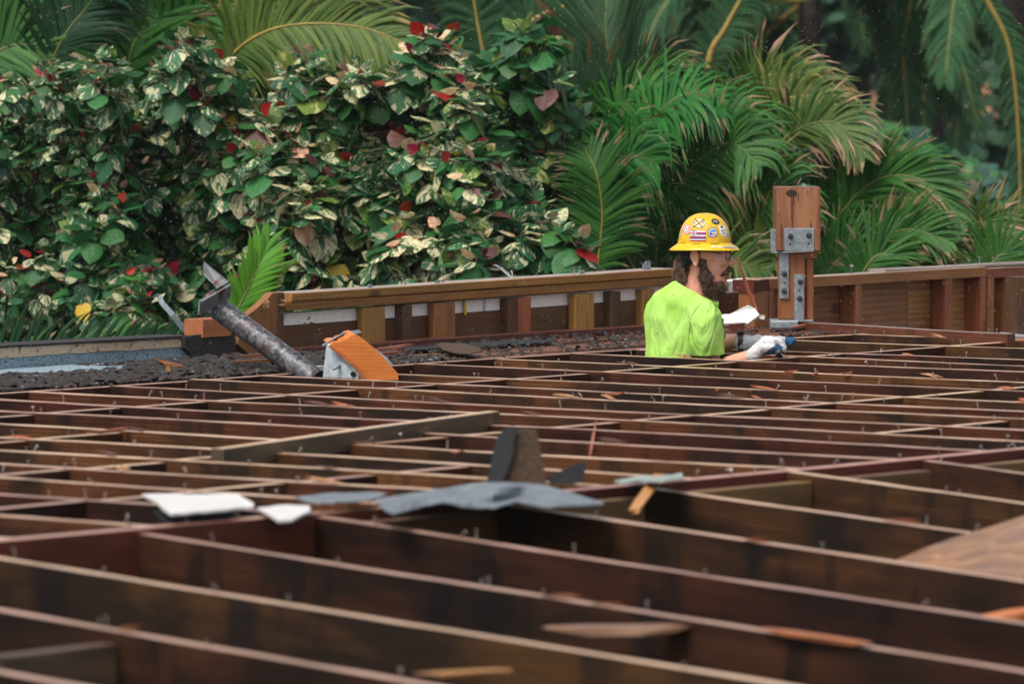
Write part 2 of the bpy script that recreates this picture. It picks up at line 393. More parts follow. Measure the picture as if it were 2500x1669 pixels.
# ------------------------------------------------------------------ nails
def nail_mesh(h, bend):
    pts = [Vector((0, 0, -.02)), Vector((0, 0, h * .5)), Vector((bend * h, 0, h))]
    v, f = tube_geo(pts, [.0019, .0019, .0019], 5)
    n0 = len(v); t = (pts[2] - pts[1]).normalized()
    v2, f2 = tube_geo([pts[2], pts[2] + t * .002], [.0055, .0055], 8)
    v += v2; f += [tuple(i + n0 for i in q) for q in f2]
    return mesh('nail', v, f)
NAILS = []
for h, b in ((.014, .06), (.019, -.08), (.021, .3), (.011, 0), (.024, -.12), (.016, .6)):
    me = nail_mesh(h, b); me.materials.append(M['nail']); NAILS.append(me)
def nails_on(o, p0, p1, spacing, w, rr=R, scale=1.0, prob=.6):
    p0 = Vector(p0); p1 = Vector(p1); L = (p1 - p0).length; d = (p1 - p0) / L
    t = rr.uniform(0, spacing); inv = PWI(o)
    while t < L:
        for k in range(rr.choice((1, 1, 1, 2))):
            if rr.random() < prob:
                q = p0 + d * (t + k * rr.uniform(.02, .05)) + Vector((rr.uniform(-w, w) * .3, rr.uniform(-w, w) * .3, 0))
                n = bpy.data.objects.new('nail', rr.choice(NAILS)); COL.objects.link(n); n.parent = o
                Mx = Matrix.Translation(q) @ Matrix.Rotation(rr.uniform(0, 6.28), 4, 'Z') @ Matrix.Rotation(rr.uniform(-.25, .35), 4, 'Y') @ Matrix.Scale(scale, 4)
                n.matrix_local = inv @ Mx
        t += spacing * rr.uniform(.5, 1.5)

CR_ = random.Random(41)
def chips_on(o, p0, p1):
    """torn slivers where the sheathing was ripped off"""
    p0 = Vector(p0); p1 = Vector(p1); d = (p1-p0); L = d.length; d = d/L; sd = d.cross(UP); inv = PWI(o)
    for k in range(CR_.choice((1, 2, 2, 3))):
        t_ = CR_.uniform(.1, .95)*L; l = CR_.uniform(.03, .13); v = []; f = []
        for j in range(4):
            off_ = sd*CR_.uniform(-.022, .022) + UP*CR_.uniform(0, .004); w_ = CR_.uniform(.002, .006); e_ = UP*CR_.uniform(.002, .016) + sd*CR_.uniform(-.01, .01); b = len(v)
            q0 = off_ + d*CR_.uniform(-.01, .01); v += [q0 - sd*w_, q0 + sd*w_, q0 + d*l + e_, q0 + d*l*.5 + UP*.004 + e_*.5 + sd*w_]; f += [(b, b+1, b+3), (b, b+3, b+2), (b, b+2, b+1), (b+1, b+2, b+3)]
        link('torn_chip', mesh('torn_chip', v, f), o, CR_.choice((M['splinter_c'], M['splinter_d'], M['splinter_c2'])), Matrix.Translation(p0 + d*t_))
M['splinter_c'] = plain('red_torn_wood', (.40, .11, .045), .55, nscale=40); M['splinter_d'] = plain('dark_torn_wood', (.10, .035, .02), .6, nscale=40); M['splinter_c2'] = plain('tan_torn_wood', (.45, .22, .10), .6, nscale=40)
# ------------------------------------------------------------------ roof framing
roof = empty('roof_frame', SC(11, 14, -.24), 'upper level roof frame of bare dark joists stripped to the nails, below the parapet walls', 'roof frame')
SR = 13.13
def SB(c): return 8.94 - .060 * (c - 9.46)      # the ridge beam is not quite square to the joists
cs = [9.1, 9.52, 10.0, 10.571, 11.003, 11.386, 11.772, 12.202, 12.674, 13.14, 13.596, 14.047, 14.475, 14.902, 15.332, 15.751, 16.254, 16.777, 17.291, 17.741, 18.049, 18.779, 19.332]
cs = [9.15, 9.60, 10.066] + cs[3:]
for i, c in enumerate(cs):
    s0 = SB(c) + .03; s1 = SR - .02
    zj = R.uniform(-.003, .003)
    a = SC(s0, c, zj); b = SC(s1, c + R.uniform(-.01, .01), zj)
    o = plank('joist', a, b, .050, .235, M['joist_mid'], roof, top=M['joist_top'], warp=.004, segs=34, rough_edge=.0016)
    chips_on(o, a, b)
    nails_on(o, a, b, .33 if c > 11 else .4, .025)
# rim boards and blocking rows
for (c0, c1) in ((8.8, 14.2), (14.21, 17.9), (17.91, 19.9)):
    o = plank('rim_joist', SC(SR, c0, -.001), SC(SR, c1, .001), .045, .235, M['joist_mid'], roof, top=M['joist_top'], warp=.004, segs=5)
    nails_on(o, SC(SR, c0), SC(SR, c1), .5, .02)
def blockrow(s, c0, c1, lo=0):
    for a, b in zip(cs[:-1], cs[1:]):
        if a >= c0 - .01 and b <= c1 + .01:
            sj = s + R.uniform(-.02, .02)
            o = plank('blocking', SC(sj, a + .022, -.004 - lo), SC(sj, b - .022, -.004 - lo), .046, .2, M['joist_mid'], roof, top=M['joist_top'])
            if R.random() < .5: nails_on(o, SC(sj, a), SC(sj, b), .25, .02)
blockrow(12.28, 9.1, 19.4); blockrow(11.43, 9.1, 12.7); blockrow(10.47, 9.1, 19.4); blockrow(9.66, 9.1, 12.3); blockrow(9.48, 14.0, 19.4)
# red ridge beam
for (c0, c1) in ((8.2, 11.4), (11.405, 18.5)):
    o = plank('ridge_beam', SC(SB(c0), c0, .004), SC(SB(c1), c1, .004), .055, .29, M['red_beam'], roof, top=M['red_top'], warp=.004, segs=5)
    nails_on(o, SC(SB(c0), c0, .004), SC(SB(min(c1, 13.8)), min(c1, 13.8), .004), .16, .04)

# sloping near section
lower = empty('roof_frame', SC(6, 9, -.3), 'blurred lower roof frame of widely spaced dark joists sloping down towards the viewer, nearest in the picture', 'roof frame')
ncs = [6.95, 7.68, 8.42, 9.166, 9.881, 10.596, 11.10, 11.82, 12.568, 13.112, 13.7]
ncs = [6.65, 7.33, 8.0, 8.66, 9.28, 9.91, 10.56, 11.17, 11.88, 12.54, 13.2, 13.85]
for c in ncs:
    s0 = SB(c) - .03; L = 5.6
    a = SC(s0, c, -.002); b = SC(s0 - L, c, -.002 - L * .066)
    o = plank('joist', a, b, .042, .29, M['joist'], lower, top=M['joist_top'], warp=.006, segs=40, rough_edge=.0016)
    chips_on(o, a, b)
    nails_on(o, a, b, .3, .025, prob=.65)
for i, (a, b) in enumerate(zip(ncs[6:-1], ncs[7:])):
    plank('plywood_block', SC(SB(a) - .10, a + .024, -.022), SC(SB(b) - .10, b - .024 - .1*(i % 2), -.022), .05, .25, M['ply_block'], lower)
plank('blocking', SC(7.86, 8.025, -.105), SC(7.84, 8.635, -.105), .05, .14, M['board'], lower)

# deck boards between rim and parapet
for k, (s, w, z) in enumerate(((13.26, .19, -.004), (13.46, .19, .004), (13.66, .19, -.002), (13.86, .19, .003))):
    c = 12.2
    while c < 20.0:
        L = R.uniform(1.1, 2.3); e = min(c + L, 20.05)
        plank('deck_board', SC(s, c, z - .008), SC(s + R.uniform(-.01, .01), e - .006, z - .008 + R.uniform(-.004, .006)), w, .03, M['ledger'], roof, ragged=.01)
        c = e

# ------------------------------------------------------------------ left parapet wall
SW = 14.11
def C_of(x, y, s=SW):
    p = WP(x, y, s); return p.dot(BD), p.z
wall = empty('parapet_wall', SC(SW, 18, 0), 'low stud parapet wall with white foam strip and doubled top plates, left of the worker', 'parapet wall')
def zline(x, pts):
    for (x0, y0), (x1, y1) in zip(pts[:-1], pts[1:]):
        if x <= x1: break
    return y0 + (y1 - y0) * (x - x0) / (x1 - x0)
yt = lambda x: zline(x, [(690, 718), (1645, 656), (1800, 646)])       # top edge
yb = lambda x: 849 - .0648 * (x - 890)
def wallbar(name, x0, x1, yoff0, h, depth, mat, top=None, s=SW, ref=yt, back=0, **kw):
    c0, z0 = C_of(x0, ref(x0) + yoff0, s); c1, z1 = C_of(x1, ref(x1) + yoff0, s)
    return plank(name, SC(s + depth/2 + back, c0, z0), SC(s + depth/2 + back, c1, z1), depth, h, mat, wall, top=top, segs=4, warp=.0015, **kw)
wallbar('top_plate', 714, 1262, 0, .034, .145, M['plate'], M['grey_top'])
wallbar('top_plate', 1263, 1655, 0, .034, .145, M['plate'], M['grey_top'])
wallbar('top_plate', 700, 1655, 21, .036, .135, M['plate'], back=.006)
# foam strip and backing boards behind studs
def zb(x, y, s): return C_of(x, y, s)
def backbar(name, x0, x1, ya, yb_, s, d, mat, segs=3):
    (c0, z0), (c1, z1) = C_of(x0, ya(x0), s), C_of(x1, ya(x1), s)
    (_, q0) = C_of(x0, yb_(x0), s)
    return plank(name, SC(s + d/2, c0, z0), SC(s + d/2, c1, z1), d, abs(z0 - q0), mat, wall, segs=segs, bev=.002)
yfoam = lambda x: zline(x, [(700, 764), (1425, 712), (1840, 680)])
ybrd = lambda x: yfoam(x) + 30
backbar('foam_board', 700, 1178, yfoam, lambda x: yfoam(x)+36, SW + .05, .05, M['foam'])
backbar('foam_board', 1186, 1650, yfoam, lambda x: yfoam(x)+36, SW + .05, .05, M['foam'])
backbar('foam_board', 1652, 1836, lambda x: zline(x, [(1652, 700), (1836, 679)]), lambda x: 742, SW + .10, .05, M['foam'])
backbar('backing_board', 690, 1260, ybrd, lambda x: yb(x)+12, SW + .045, .034, M['backer'])
backbar('backing_board', 1262, 1838, ybrd, lambda x: yb(x)+12, SW + .045, .034, M['backer'])
plank('yellow_strip', SC(SW+.03, C_of(1150, 740)[0], C_of(1150, 735)[1]), SC(SW+.09, C_of(1165, 740)[0], C_of(1165, 734)[1]), .01, .06, M['yellow_tape'], wall)
def stud(x0, x1, y1, mat, depth=.062, s=SW, side=.5):
    c0, z = C_of(x0, y1, s); c1, _ = C_of(x1, y1, s)
    ctop, zt = C_of((x0+x1)/2, yt((x0+x1)/2) + 47, s)
    cm = (c0 + c1) / 2
    return plank('stud', SC(s + depth/2 + .002, cm, z), SC(s + depth/2 + .002, cm, zt), abs(c1-c0), depth, mat, wall, up=-JD, base='mid', bev=.003)
for (x0, x1, y1, m, d) in ((890, 942, 850, 'stud', .04), (986, 1008, 848, 'stud_dark', .088), (1063, 1113, 836, 'stud', .04), (1242, 1264, 829, 'stud_dark', .1), (1266, 1298, 825, 'redwood', .088),
                           (1405, 1452, 816, 'stud', .04), (1494, 1517, 812, 'stud_dark', .088), (1572, 1600, 806, 'stud', .088), (1745, 1762, 800, 'stud_dark', .08)):
    stud(x0, x1, y1, M[m], d)
# bottom plate / ledger
p0 = C_of(700, 862)[0]
plank('bottom_plate', SC(SW - .012, C_of(660, 861)[0], .022), SC(SW - .012, C_of(1640, 800)[0], .022), .10, .05, M['ledger'], wall, segs=5, warp=.003)
plank('bottom_plate', SC(SW - .012, C_of(1642, 800)[0], .022), SC(SW - .012, C_of(1880, 790)[0], .022), .10, .05, M['ledger'], wall, segs=3, warp=.003)
# end stud pair left of the wall, corner studs at the right end
plank('end_post', SC(SW + .03, C_of(676, 800)[0], -.05), SC(SW + .03, C_of(684, 800)[0], C_of(690, 716)[1]), .075, .045, M['stud_dark'], wall, up=BD, base='mid')
# nails, tabs on the wall top
topo = [o for o in wall.children if o.name.startswith('top_plate')][0]
for x in (1020, 1110, 1112, 1270, 1283, 1432, 1445, 1598, 1608):
    c, z = C_of(x, yt(x)); o = bpy.data.objects.new('nail', NAILS[R.randrange(6)]); COL.objects.link(o); o.parent = wall
    o.matrix_local = PWI(wall) @ Matrix.Translation(SC(SW + .07, c, z)) @ Matrix.Rotation(R.uniform(0, 6), 4, 'Z') @ Matrix.Rotation(R.uniform(-.5, .5), 4, 'Y') @ Matrix.Scale(1.3, 4)

# torn metal tabs and strap standing on the wall top
def strap(name, pts, w, th, mat, parent=None, side=None):
    pts = [Vector(p) for p in pts]; side = (side or BD).normalized(); v = []; f = []
    for i, p in enumerate(pts):
        d = (pts[min(i+1, len(pts)-1)] - pts[max(i-1, 0)]).normalized(); n = side.cross(d).normalized()
        for a, b in ((-1, -1), (1, -1), (1, 1), (-1, 1)): v.append(p + side * (a*w/2) + n * (b*th/2))
    for i in range(len(pts)-1):
        for k in range(4): k2 = (k+1) % 4; f.append((i*4+k, i*4+k2, (i+1)*4+k2, (i+1)*4+k))
    f += [(3, 2, 1, 0), tuple((len(pts)-1)*4 + k for k in range(4))]
    c = pts[0].copy(); v = [a - c for a in v]
    me = mesh(name, v, f); bm = bmesh.new(); bm.from_mesh(me); bmesh.ops.recalc_face_normals(bm, faces=bm.faces); bm.to_mesh(me); bm.free()
    return link(name, me, parent, mat, Matrix.Translation(c))
M['whitestrip'] = plain('white_strip_with_dark_marks', (.75, .78, .8), .4, col2=(.03, .008, .008), nscale=55, lo=.33, hi=.40)
o = strap('metal_strap', [WP(1254, 682, SW+.06), WP(1238, 668, SW+.06), WP(1222, 653, SW+.06), WP(1207, 646, SW+.06)], .022, .003, M['whitestrip'], side=BD)
tag(o, 'white curled strip with black marks sticking up from the middle of the left parapet top', 'strip')
for (x, y, w, h, lab) in ((903, 690, 12, 11, 'small grey metal tab at the left end of the parapet top'), (1068, 683, 13, 9, 'small grey metal tab on the parapet top beside a bent nail'),
                          (1421, 664, 13, 12, 'pale triangular metal tab on the parapet top right of the curled white strip'), (1580, 650, 18, 24, 'grey rounded metal tab on the parapet top left of the worker')):
    yy = yt(x)
    P_ = [WP(x-w/2, yy, SW+.05), WP(x+w/2, yy, SW+.05), WP(x+w/2, yy-h, SW+.05), WP(x-w*.1, yy-h*.95, SW+.05), WP(x-w*.4, yy-h*.6, SW+.05)]
    tag(prism('metal_tab', P_, .004, M['galv']), lab, 'metal tab', 'metal tabs on the parapet top')

# notched end plank
BP = [(604, 770), (622, 757), (640, 741), (655, 728), (664, 716), (692, 713), (693, 790), (690, 850), (672, 893), (640, 880), (612, 868), (580, 840), (590, 800)]
pts = [WP(x, y, SW - .005) for x, y in BP]
def vgrain(name, pts, th, mat, parent=None, nrm=None):
    """polygon plank whose local x runs up so that the grain is vertical"""
    pts = [Vector(p) for p in pts]; c = sum(pts, Vector())/len(pts)
    nrm = nrm or JD
    Mx = frame(UP, nrm); Mi = Mx.inverted()
    n = len(pts)
    v = [Mi @ (p - c) for p in pts] + [Mi @ (p - c + nrm*th) for p in pts]
    f = [tuple(range(n)), tuple(range(2*n-1, n-1, -1))] + [(i, i+n, (i+1) % n + n, (i+1) % n) for i in range(n)]
    me = mesh(name, v, f); bm = bmesh.new(); bm.from_mesh(me); bmesh.ops.recalc_face_normals(bm, faces=bm.faces); bm.to_mesh(me); bm.free()
    Mx.translation = c
    return link(name, me, parent, mat, Mx)
o = vgrain('broken_plank', pts, .04, M['stud'])
tag(o, 'yellowish upright plank with a notched broken edge at the left end of the stud parapet', 'broken plank')
def splinters(name, centre, n, L, spread, mat, parent=None, seed=1, thick=.0016, dirs=None, flat=.3):
    rr = random.Random(seed); v = []; f = []
    for k in range(n):
        if dirs: d = (dirs[rr.randrange(len(dirs))] + Vector((rr.uniform(-1, 1), rr.uniform(-1, 1), rr.uniform(-1, 1))) * flat).normalized()
        else: d = Vector((rr.uniform(-1, 1), rr.uniform(-1, 1), rr.uniform(-.3, .7))).normalized()
        p = Vector((rr.uniform(-1, 1)*spread.x, rr.uniform(-1, 1)*spread.y, rr.uniform(-1, 1)*spread.z))
        l = L * rr.uniform(.4, 1); th = thick * rr.uniform(.6, 2.2)
        a, g = tube_geo([p - d*l/2, p, p + d*l/2 + Vector((0, 0, rr.uniform(-.1, .1)*l))], [th*.3, th, th*.2], 3)
        k0 = len(v); v += a; f += [tuple(i + k0 for i in q) for q in g]
    return link(name, mesh(name, v, f), parent, mat, Matrix.Translation(centre))
M['splinter'] = plain('fresh_splinter', (.45, .25, .10), .6, nscale=40); M['splinter_r'] = plain('red_splinter', (.33, .09, .04), .55, nscale=40)
o.name = 'broken_plank'
sp = splinters('splinter_tuft', WP(650, 742, SW - .02), 16, .035, Vector((.012, .01, .012)), M['splinter'], o, 3); sp['kind'] = 'stuff'
sp = splinters('splinter_tuft', WP(691, 740, SW - .02), 12, .03, Vector((.01, .01, .014)), M['splinter'], o, 4); sp['kind'] = 'stuff'
o = splinters('splinters', WP(728, 785, SW + .07), 18, .05, Vector((.05, .04, .015)), M['stud'], None, 5, .003); tag(o, 'torn brown splinters in front of the white foam at the left end of the wall', 'splinters', kind='stuff')

# ------------------------------------------------------------------ right parapet wall
SWR = 13.87
rw = empty('parapet_wall', SC(SWR, 20.5, -.1), 'taller reddish stud parapet wall with plywood backing behind the bracketed post, at the right', 'parapet wall')
yt2 = lambda x: zline(x, [(1840, 684), (1970, 675), (2180, 664), (2415, 651), (2560, 645)])
def rbar(name, x0, x1, off, h, depth, mat, top=None, back=0, s=SWR):
    c0, z0 = C_of(x0, yt2(x0)+off, s); c1, z1 = C_of(x1, yt2(x1)+off, s)
    return plank(name, SC(s+depth/2+back, c0, z0), SC(s+depth/2+back, c1, z1), depth, h, mat, rw, top=top, segs=3, warp=.002)
rbar('top_plate', 1880, 2408, 0, .048, .12, M['redwood'], M['grey_top'])
rbar('top_plate', 2410, 2560, 4, .048, .13, M['redwood'], M['grey_top'])
rbar('cap_board', 2180, 2560, -6, .012, .10, M['grey_top'], back=.04)
rbar('top_plate', 1840, 1878, 0, .055, .12, M['red_beam'], M['red_top'])
def rpanel(x0, x1, y0, y1, mat, s, nm='plywood_panel', th=.014):
    c0, z0 = C_of(x0, y0, s); c1, _ = C_of(x1, y0, s); _, z1 = C_of(x0, y1, s)
    return plank(nm, SC(s+th/2, c0, z0), SC(s+th/2, c1, z0), th, z0-z1, mat, rw, bev=.001)
rpanel(1845, 2215, 690, 850, M['ply'], SWR+.095); rpanel(2217, 2420, 672, 850, M['ply'], SWR+.095); rpanel(2421, 2600, 670, 850, M['ply'], SWR+.095)
def rstud(x0, x1, depth, mat, y0=None, s=SWR, bottom=860):
    c0, _ = C_of(x0, 740, s); c1, _ = C_of(x1, 740, s); xm = (x0+x1)/2
    zt = C_of(xm, yt2(xm)+25, s)[1]; zb_ = C_of(xm, bottom, s)[1]
    return plank('stud', SC(s+depth/2+.002, (c0+c1)/2, zb_), SC(s+depth/2+.002, (c0+c1)/2, zt), abs(c1-c0), depth, mat, rw, up=-JD, base='mid', bev=.002)
for x0, x1, d, m in ((1843, 1877, .09, 'redwood'), (1879, 1890, .09, 'redwood'), (1968, 1984, .09, 'redwood'), (2090, 2105, .09, 'redwood'), (2310, 2326, .09, 'redwood'), (2394, 2408, .09, 'redwood'),
                     (2412, 2428, .09, 'redwood'), (2458, 2470, .09, 'redwood')):
    rstud(x0, x1, d, M[m])
for (x, h) in ((2100, 16), (2355, 20), (2385, 20), (2412, 18), (2445, 14), (2460, 14)):
    c, z = C_of(x, yt2(x), SWR); o = bpy.data.objects.new('nail', NAILS[R.randrange(6)]); COL.objects.link(o); o.parent = rw
    o.matrix_local = PWI(rw) @ Matrix.Translation(SC(SWR+.05, c, z)) @ Matrix.Rotation(R.uniform(0, 6), 4, 'Z') @ Matrix.Rotation(R.uniform(-.3, .3), 4, 'Y') @ Matrix.Scale(1.7, 4)
# sill timber in front of that wall
a = G(1950, 786, .032); b = G(2470, 815, .032)
o = plank('sill_timber', a, b, .045, .14, M['ledger'], roof, top=M['grey_top'], segs=5, warp=.002); nails_on(o, a, b, .35, .02, scale=1.2)

# ------------------------------------------------------------------ bracketed post
PY = 23.75                     # depth of its front face
def pq(x, y, dy=0): return D(x, y, PY + dy)
post = empty('roof_post', pq(1940, 800), 'timber stub post with galvanised brackets and a beam end on top, beside the worker', 'post')
PX = (pq(1001, 0) - pq(1000, 0)).length
def boxpx(name, x0, x1, y0, y1, dy0, dy1, mat, parent, grain='v', bev=.002, yaw=0):
    """upright timber or plate that covers pixels x0..x1,y0..y1 with its front face at depth dy0 and its back at dy1"""
    a = pq((x0+x1)/2, y1, dy0); b = pq((x0+x1)/2, y0, dy0); w = (x1-x0) * PX; h = b.z - a.z; th = dy1 - dy0
    if grain == 'v':
        return plank(name, Vector((a.x, a.y + th/2, a.z)), Vector((a.x, a.y+th/2, b.z)), w, th, mat, parent, up=Vector((0, -1, 0)), base='mid', bev=bev)
    return plank(name, Vector((a.x - w/2, a.y + th/2, b.z)), Vector((a.x + w/2, a.y + th/2, b.z)), th, h, mat, parent, bev=bev)
boxpx('timber', 1901, 1965, 605, 778, .004, .09, M['redwood'], post)
boxpx('timber', 1969, 1986, 628, 785, .02, .11, M['redwood'], post)
boxpx('timber', 1964, 1995, 606, 631, .0, .10, M['redwood'], post, 'h')
bt = boxpx('beam_end', 1895, 2003, 458, 611, -.035, .28, M['beamend'], post)
bt.rotation_euler.rotate_axis('Y', 0.0)
M['darkwood'] = plain('dark_knot', (.05, .016, .010), .8, col2=(.015, .008, .006), nscale=60, bump=.6)
prism('knot', [pq(1933+14*math.cos(k*.6), 472+9*math.sin(k*.6) , -.0365) for k in range(10)], .002, M['darkwood'], bt, nrm=Vector((0, -1, 0)))
# saddle bracket: front plate, left wing, bottom pan
boxpx('saddle_plate', 1915, 1987, 557, 613, -.042, -.036, M['galv'], post, 'h')
boxpx('saddle_plate', 1881, 1914, 559, 614, .02, .026, M['galv'], post, 'h')
pan = prism('saddle_pan', [pq(1882, 614, .026), pq(1915, 614, -.042), pq(1987, 611, -.042), pq(1985, 609, .10), pq(1884, 610, .10)], .006, M['galv'], post, nrm=UP)
s1 = boxpx('strap_plate', 1903, 1926, 614, 728, -.008, .0, M['galv'], post)
s2 = boxpx('strap_plate', 1939, 1963, 669, 785, -.012, -.004, M['galv'], post)
boxpx('base_bracket', 1882, 1948, 782, 804, -.07, .12, M['galv'], post, 'h', bev=.008)
boxpx('base_bracket', 1940, 1985, 781, 785, -.01, .14, M['galv'], post, 'h')
def bolt(x, y, dy, r, parent, washer=True, hole=False):
    c = pq(x, y, dy)
    if hole:
        v, f = tube_geo([c, c + Vector((0, -.0012, 0))], [.0045, .0045], 10)
    else:
        v, f = tube_geo([c, c + Vector((0, -.003, 0))], [r*1.5, r*1.45], 14)
        v2, f2 = tube_geo([c + Vector((0, -.003, 0)), c + Vector((0, -.014, 0)), c+Vector((0, -.017, 0))], [r, r, r*.7], 6); k = len(v)
        v += v2; f += [tuple(i+k for i in q) for q in f2]
        v2, f2 = tube_geo([c + Vector((0, -.017, 0)), c + Vector((0, -.024, 0))], [r*.5, r*.45], 8); k = len(v)
        v += v2; f += [tuple(i+k for i in q) for q in f2]
    v = [p - c for p in v]; me = mesh('bolt', v, f); bm = bmesh.new(); bm.from_mesh(me); bmesh.ops.recalc_face_normals(bm, faces=bm.faces); bm.to_mesh(me); bm.free()
    return link('bolt_hole' if hole else 'bolt', me, parent, M['blackhole'] if hole else M['bolt'], Matrix.Translation(c))
for x, y, dy, par, h in ((1930, 577, -.042, post.children[4], 0), (1975, 575, -.042, post.children[4], 0), (1929, 596, -.042, post.children[4], 1), (1974, 594, -.042, post.children[4], 1),
                         (1915, 669, -.008, s1, 0), (1915, 711, -.008, s1, 0), (1915, 690, -.008, s1, 1), (1954, 688, -.012, s2, 0), (1953, 729, -.012, s2, 0), (1952, 708, -.012, s2, 1)):
    bolt(x, y, dy, .0085, par, hole=bool(h))
tube('bent_nail', [pq(1949, 459, .05), pq(1948, 450, .05), pq(1951, 443, .05), pq(1957, 436, .05)], .0022, M['nail'], post, 6)
tube('bent_nail', [pq(1970, 470, -.04), pq(1974, 464, -.06), pq(1982, 458, -.03)], .0025, M['nail'], post, 6)
prism('metal_scrap', [pq(1955, 458, .1), pq(1972, 458, .1), pq(1966, 449, .1), pq(1959, 447, .1)], .004, M['galv'], post)
# second post at the right edge
PY2 = 23.0
post2 = empty('roof_post', D(2480, 815, PY2), 'dark timber post on a galvanised shoe cut by the right edge of the picture', 'post')
P0, P1 = D(2492, 818, PY2+.06), D(2492, 675, PY2+.06)
plank('timber', P0, P1, .094, .12, M['stud_dark'], post2, up=Vector((.35, -1, 0)).normalized(), base='mid')
plank('base_bracket', D(2445, 812, PY2), D(2560, 820, PY2), .16, .03, M['galv'], post2, bev=.006)

# ------------------------------------------------------------------ left: roofing curb, strap, block, pipe, beam stub
curb = empty('roof_curb', SC(SW, 15.3, 0), 'cut down roof curb with torn beige and blue grey roofing membrane at the left edge', 'roof curb')
def cbar(name, x0, x1, yf, yf2, s, d, mat, segs=10, jag=.0):
    v = []; f = []; n = segs
    for i in range(n+1):
        x = x0 + (x1-x0)*i/n
        j = R.uniform(-jag, jag)
        c0, z0 = C_of(x, yf(x), s); c1, z1 = C_of(x, yf2(x)+j, s)
        for P in (SC(s, c0, z0), SC(s, c0, z1), SC(s+d, c0, z1), SC(s+d, c0, z0)): v.append(P)
    for i in range(n):
        for k in range(4): k2 = (k+1) % 4; f.append((i*4+k, i*4+k2, (i+1)*4+k2, (i+1)*4+k))
    f += [(3, 2, 1, 0), tuple(n*4+k for k in range(4))]
    c = Vector(v[0]); me = mesh(name, [a-c for a in v], f); bm = bmesh.new(); bm.from_mesh(me); bmesh.ops.recalc_face_normals(bm, faces=bm.faces); bm.to_mesh(me); bm.free()
    return link(name, me, curb, mat, Matrix.Translation(c))
yc = lambda x: zline(x, [(-200, 856), (0, 845), (200, 834), (460, 820), (700, 806)])
cbar('timber_core', -300, 600, lambda x: yc(x)+4, lambda x: yc(x)+70, SW+.02, .14, M['stud_dark'], 4)
cbar('beige_strip', -300, 462, lambda x: yc(x)+4, lambda x: yc(x)+27, SW, .01, M['beige'], 26, 2.2)
cbar('membrane_strip', -300, 475, lambda x: yc(x)+24, lambda x: yc(x)+74, SW+.006, .012, M['bluegrey'], 8)
cbar('felt_edge', -300, 470, lambda x: yc(x)-1, lambda x: yc(x)+5, SW-.006, .17, M['felt'], 24, 1)
cbar('torn_felt', 452, 575, lambda x: zline(x, [(452, 822), (520, 812), (545, 800), (575, 815)]), lambda x: zline(x, [(452, 848), (470, 868), (520, 876), (575, 868)]), SW-.02, .02, M['felt'], 9, 4)
o = plank('wood_block', WP(471, 780, SW-.01), WP(540, 776, SW-.01), .10, .075, M['block']); o.location += Vector((0, .05, 0))
tag(o, 'short orange wood block standing on the torn black felt left of the rusty pipe', 'wood block')
o = strap('metal_strap', [D(378, 722, 24.5), D(388, 721, 24.5), D(396, 740, 24.45), D(422, 768, 24.4), D(447, 802, 24.4), D(469, 819, 24.4)], .028, .003, M['galv'], side=Vector((.75, -.5, .55)))
tag(o, 'bent thin galvanised strap rising at an angle behind the roof curb on the left', 'strap')

# rusty pipe with torn steel plate
PPY = 20.3
def q(x, y, d=0): return D(x, y, PPY + d)
pipe = empty('steel_pipe', q(770, 925), 'thick rusty steel pipe leaning left with a bent steel plate on its upper end', 'steel pipe')
A_, B_ = q(505, 732, .18), q(772, 928, -.02)
ax = (A_ - B_).normalized(); x_ = ax.cross(Vector((0, 1, 0))).normalized(); y_ = ax.cross(x_)
v = []; f = []; n = 28; rp = .045
rings = [(0, rp), (.02, rp), ((A_-B_).length*.97, rp), ((A_-B_).length, rp*1.04), ((A_-B_).length, rp*.86), (.0, rp*.86)]
for (t_, r_) in rings:
    for k in range(n):
        a = 2*math.pi*k/n; v.append(ax*t_ + (x_*math.cos(a) + y_*math.sin(a))*r_)
for i in range(len(rings)):
    j = (i+1) % len(rings)
    for k in range(n): k2 = (k+1) % n; f.append((i*n+k, j*n+k, j*n+k2, i*n+k2))
link('pipe', mesh('pipe', v, f, smooth=True), pipe, M['pipe'], Matrix.Translation(B_))
M['rustplate'] = plain('rusty_plate', (.20, .21, .225), .45, .3, col2=(.09, .03, .018), nscale=16, lo=.36, hi=.46)
prism('end_plate', [q(489, 734, .02), q(561, 693, .12), q(559, 724, .16), q(536, 738, .13), q(486, 767, .06)], .008, M['rustplate'], pipe)
prism('bent_flange', [q(500, 640, .22), q(561, 690, .12), q(533, 706, .09), q(497, 671, .22)], .007, M['rustplate'], pipe)
prism('lower_flange', [q(489, 733, .02), q(486, 768, .02), q(502, 752, .10), q(520, 722, .10)], .006, M['rustplate'], pipe)

stub = empty('beam_stub', q(860, 925), 'torn out orange beam end held by a grey steel saddle bracket beside the rusty pipe', 'beam stub')
prism('saddle_plate', [q(798, 842, 0), q(805, 838, 0), q(812, 846, -.01), q(878, 914, -.06), q(877, 925, -.06), q(789, 921, -.03)], .006, M['galv'], stub)
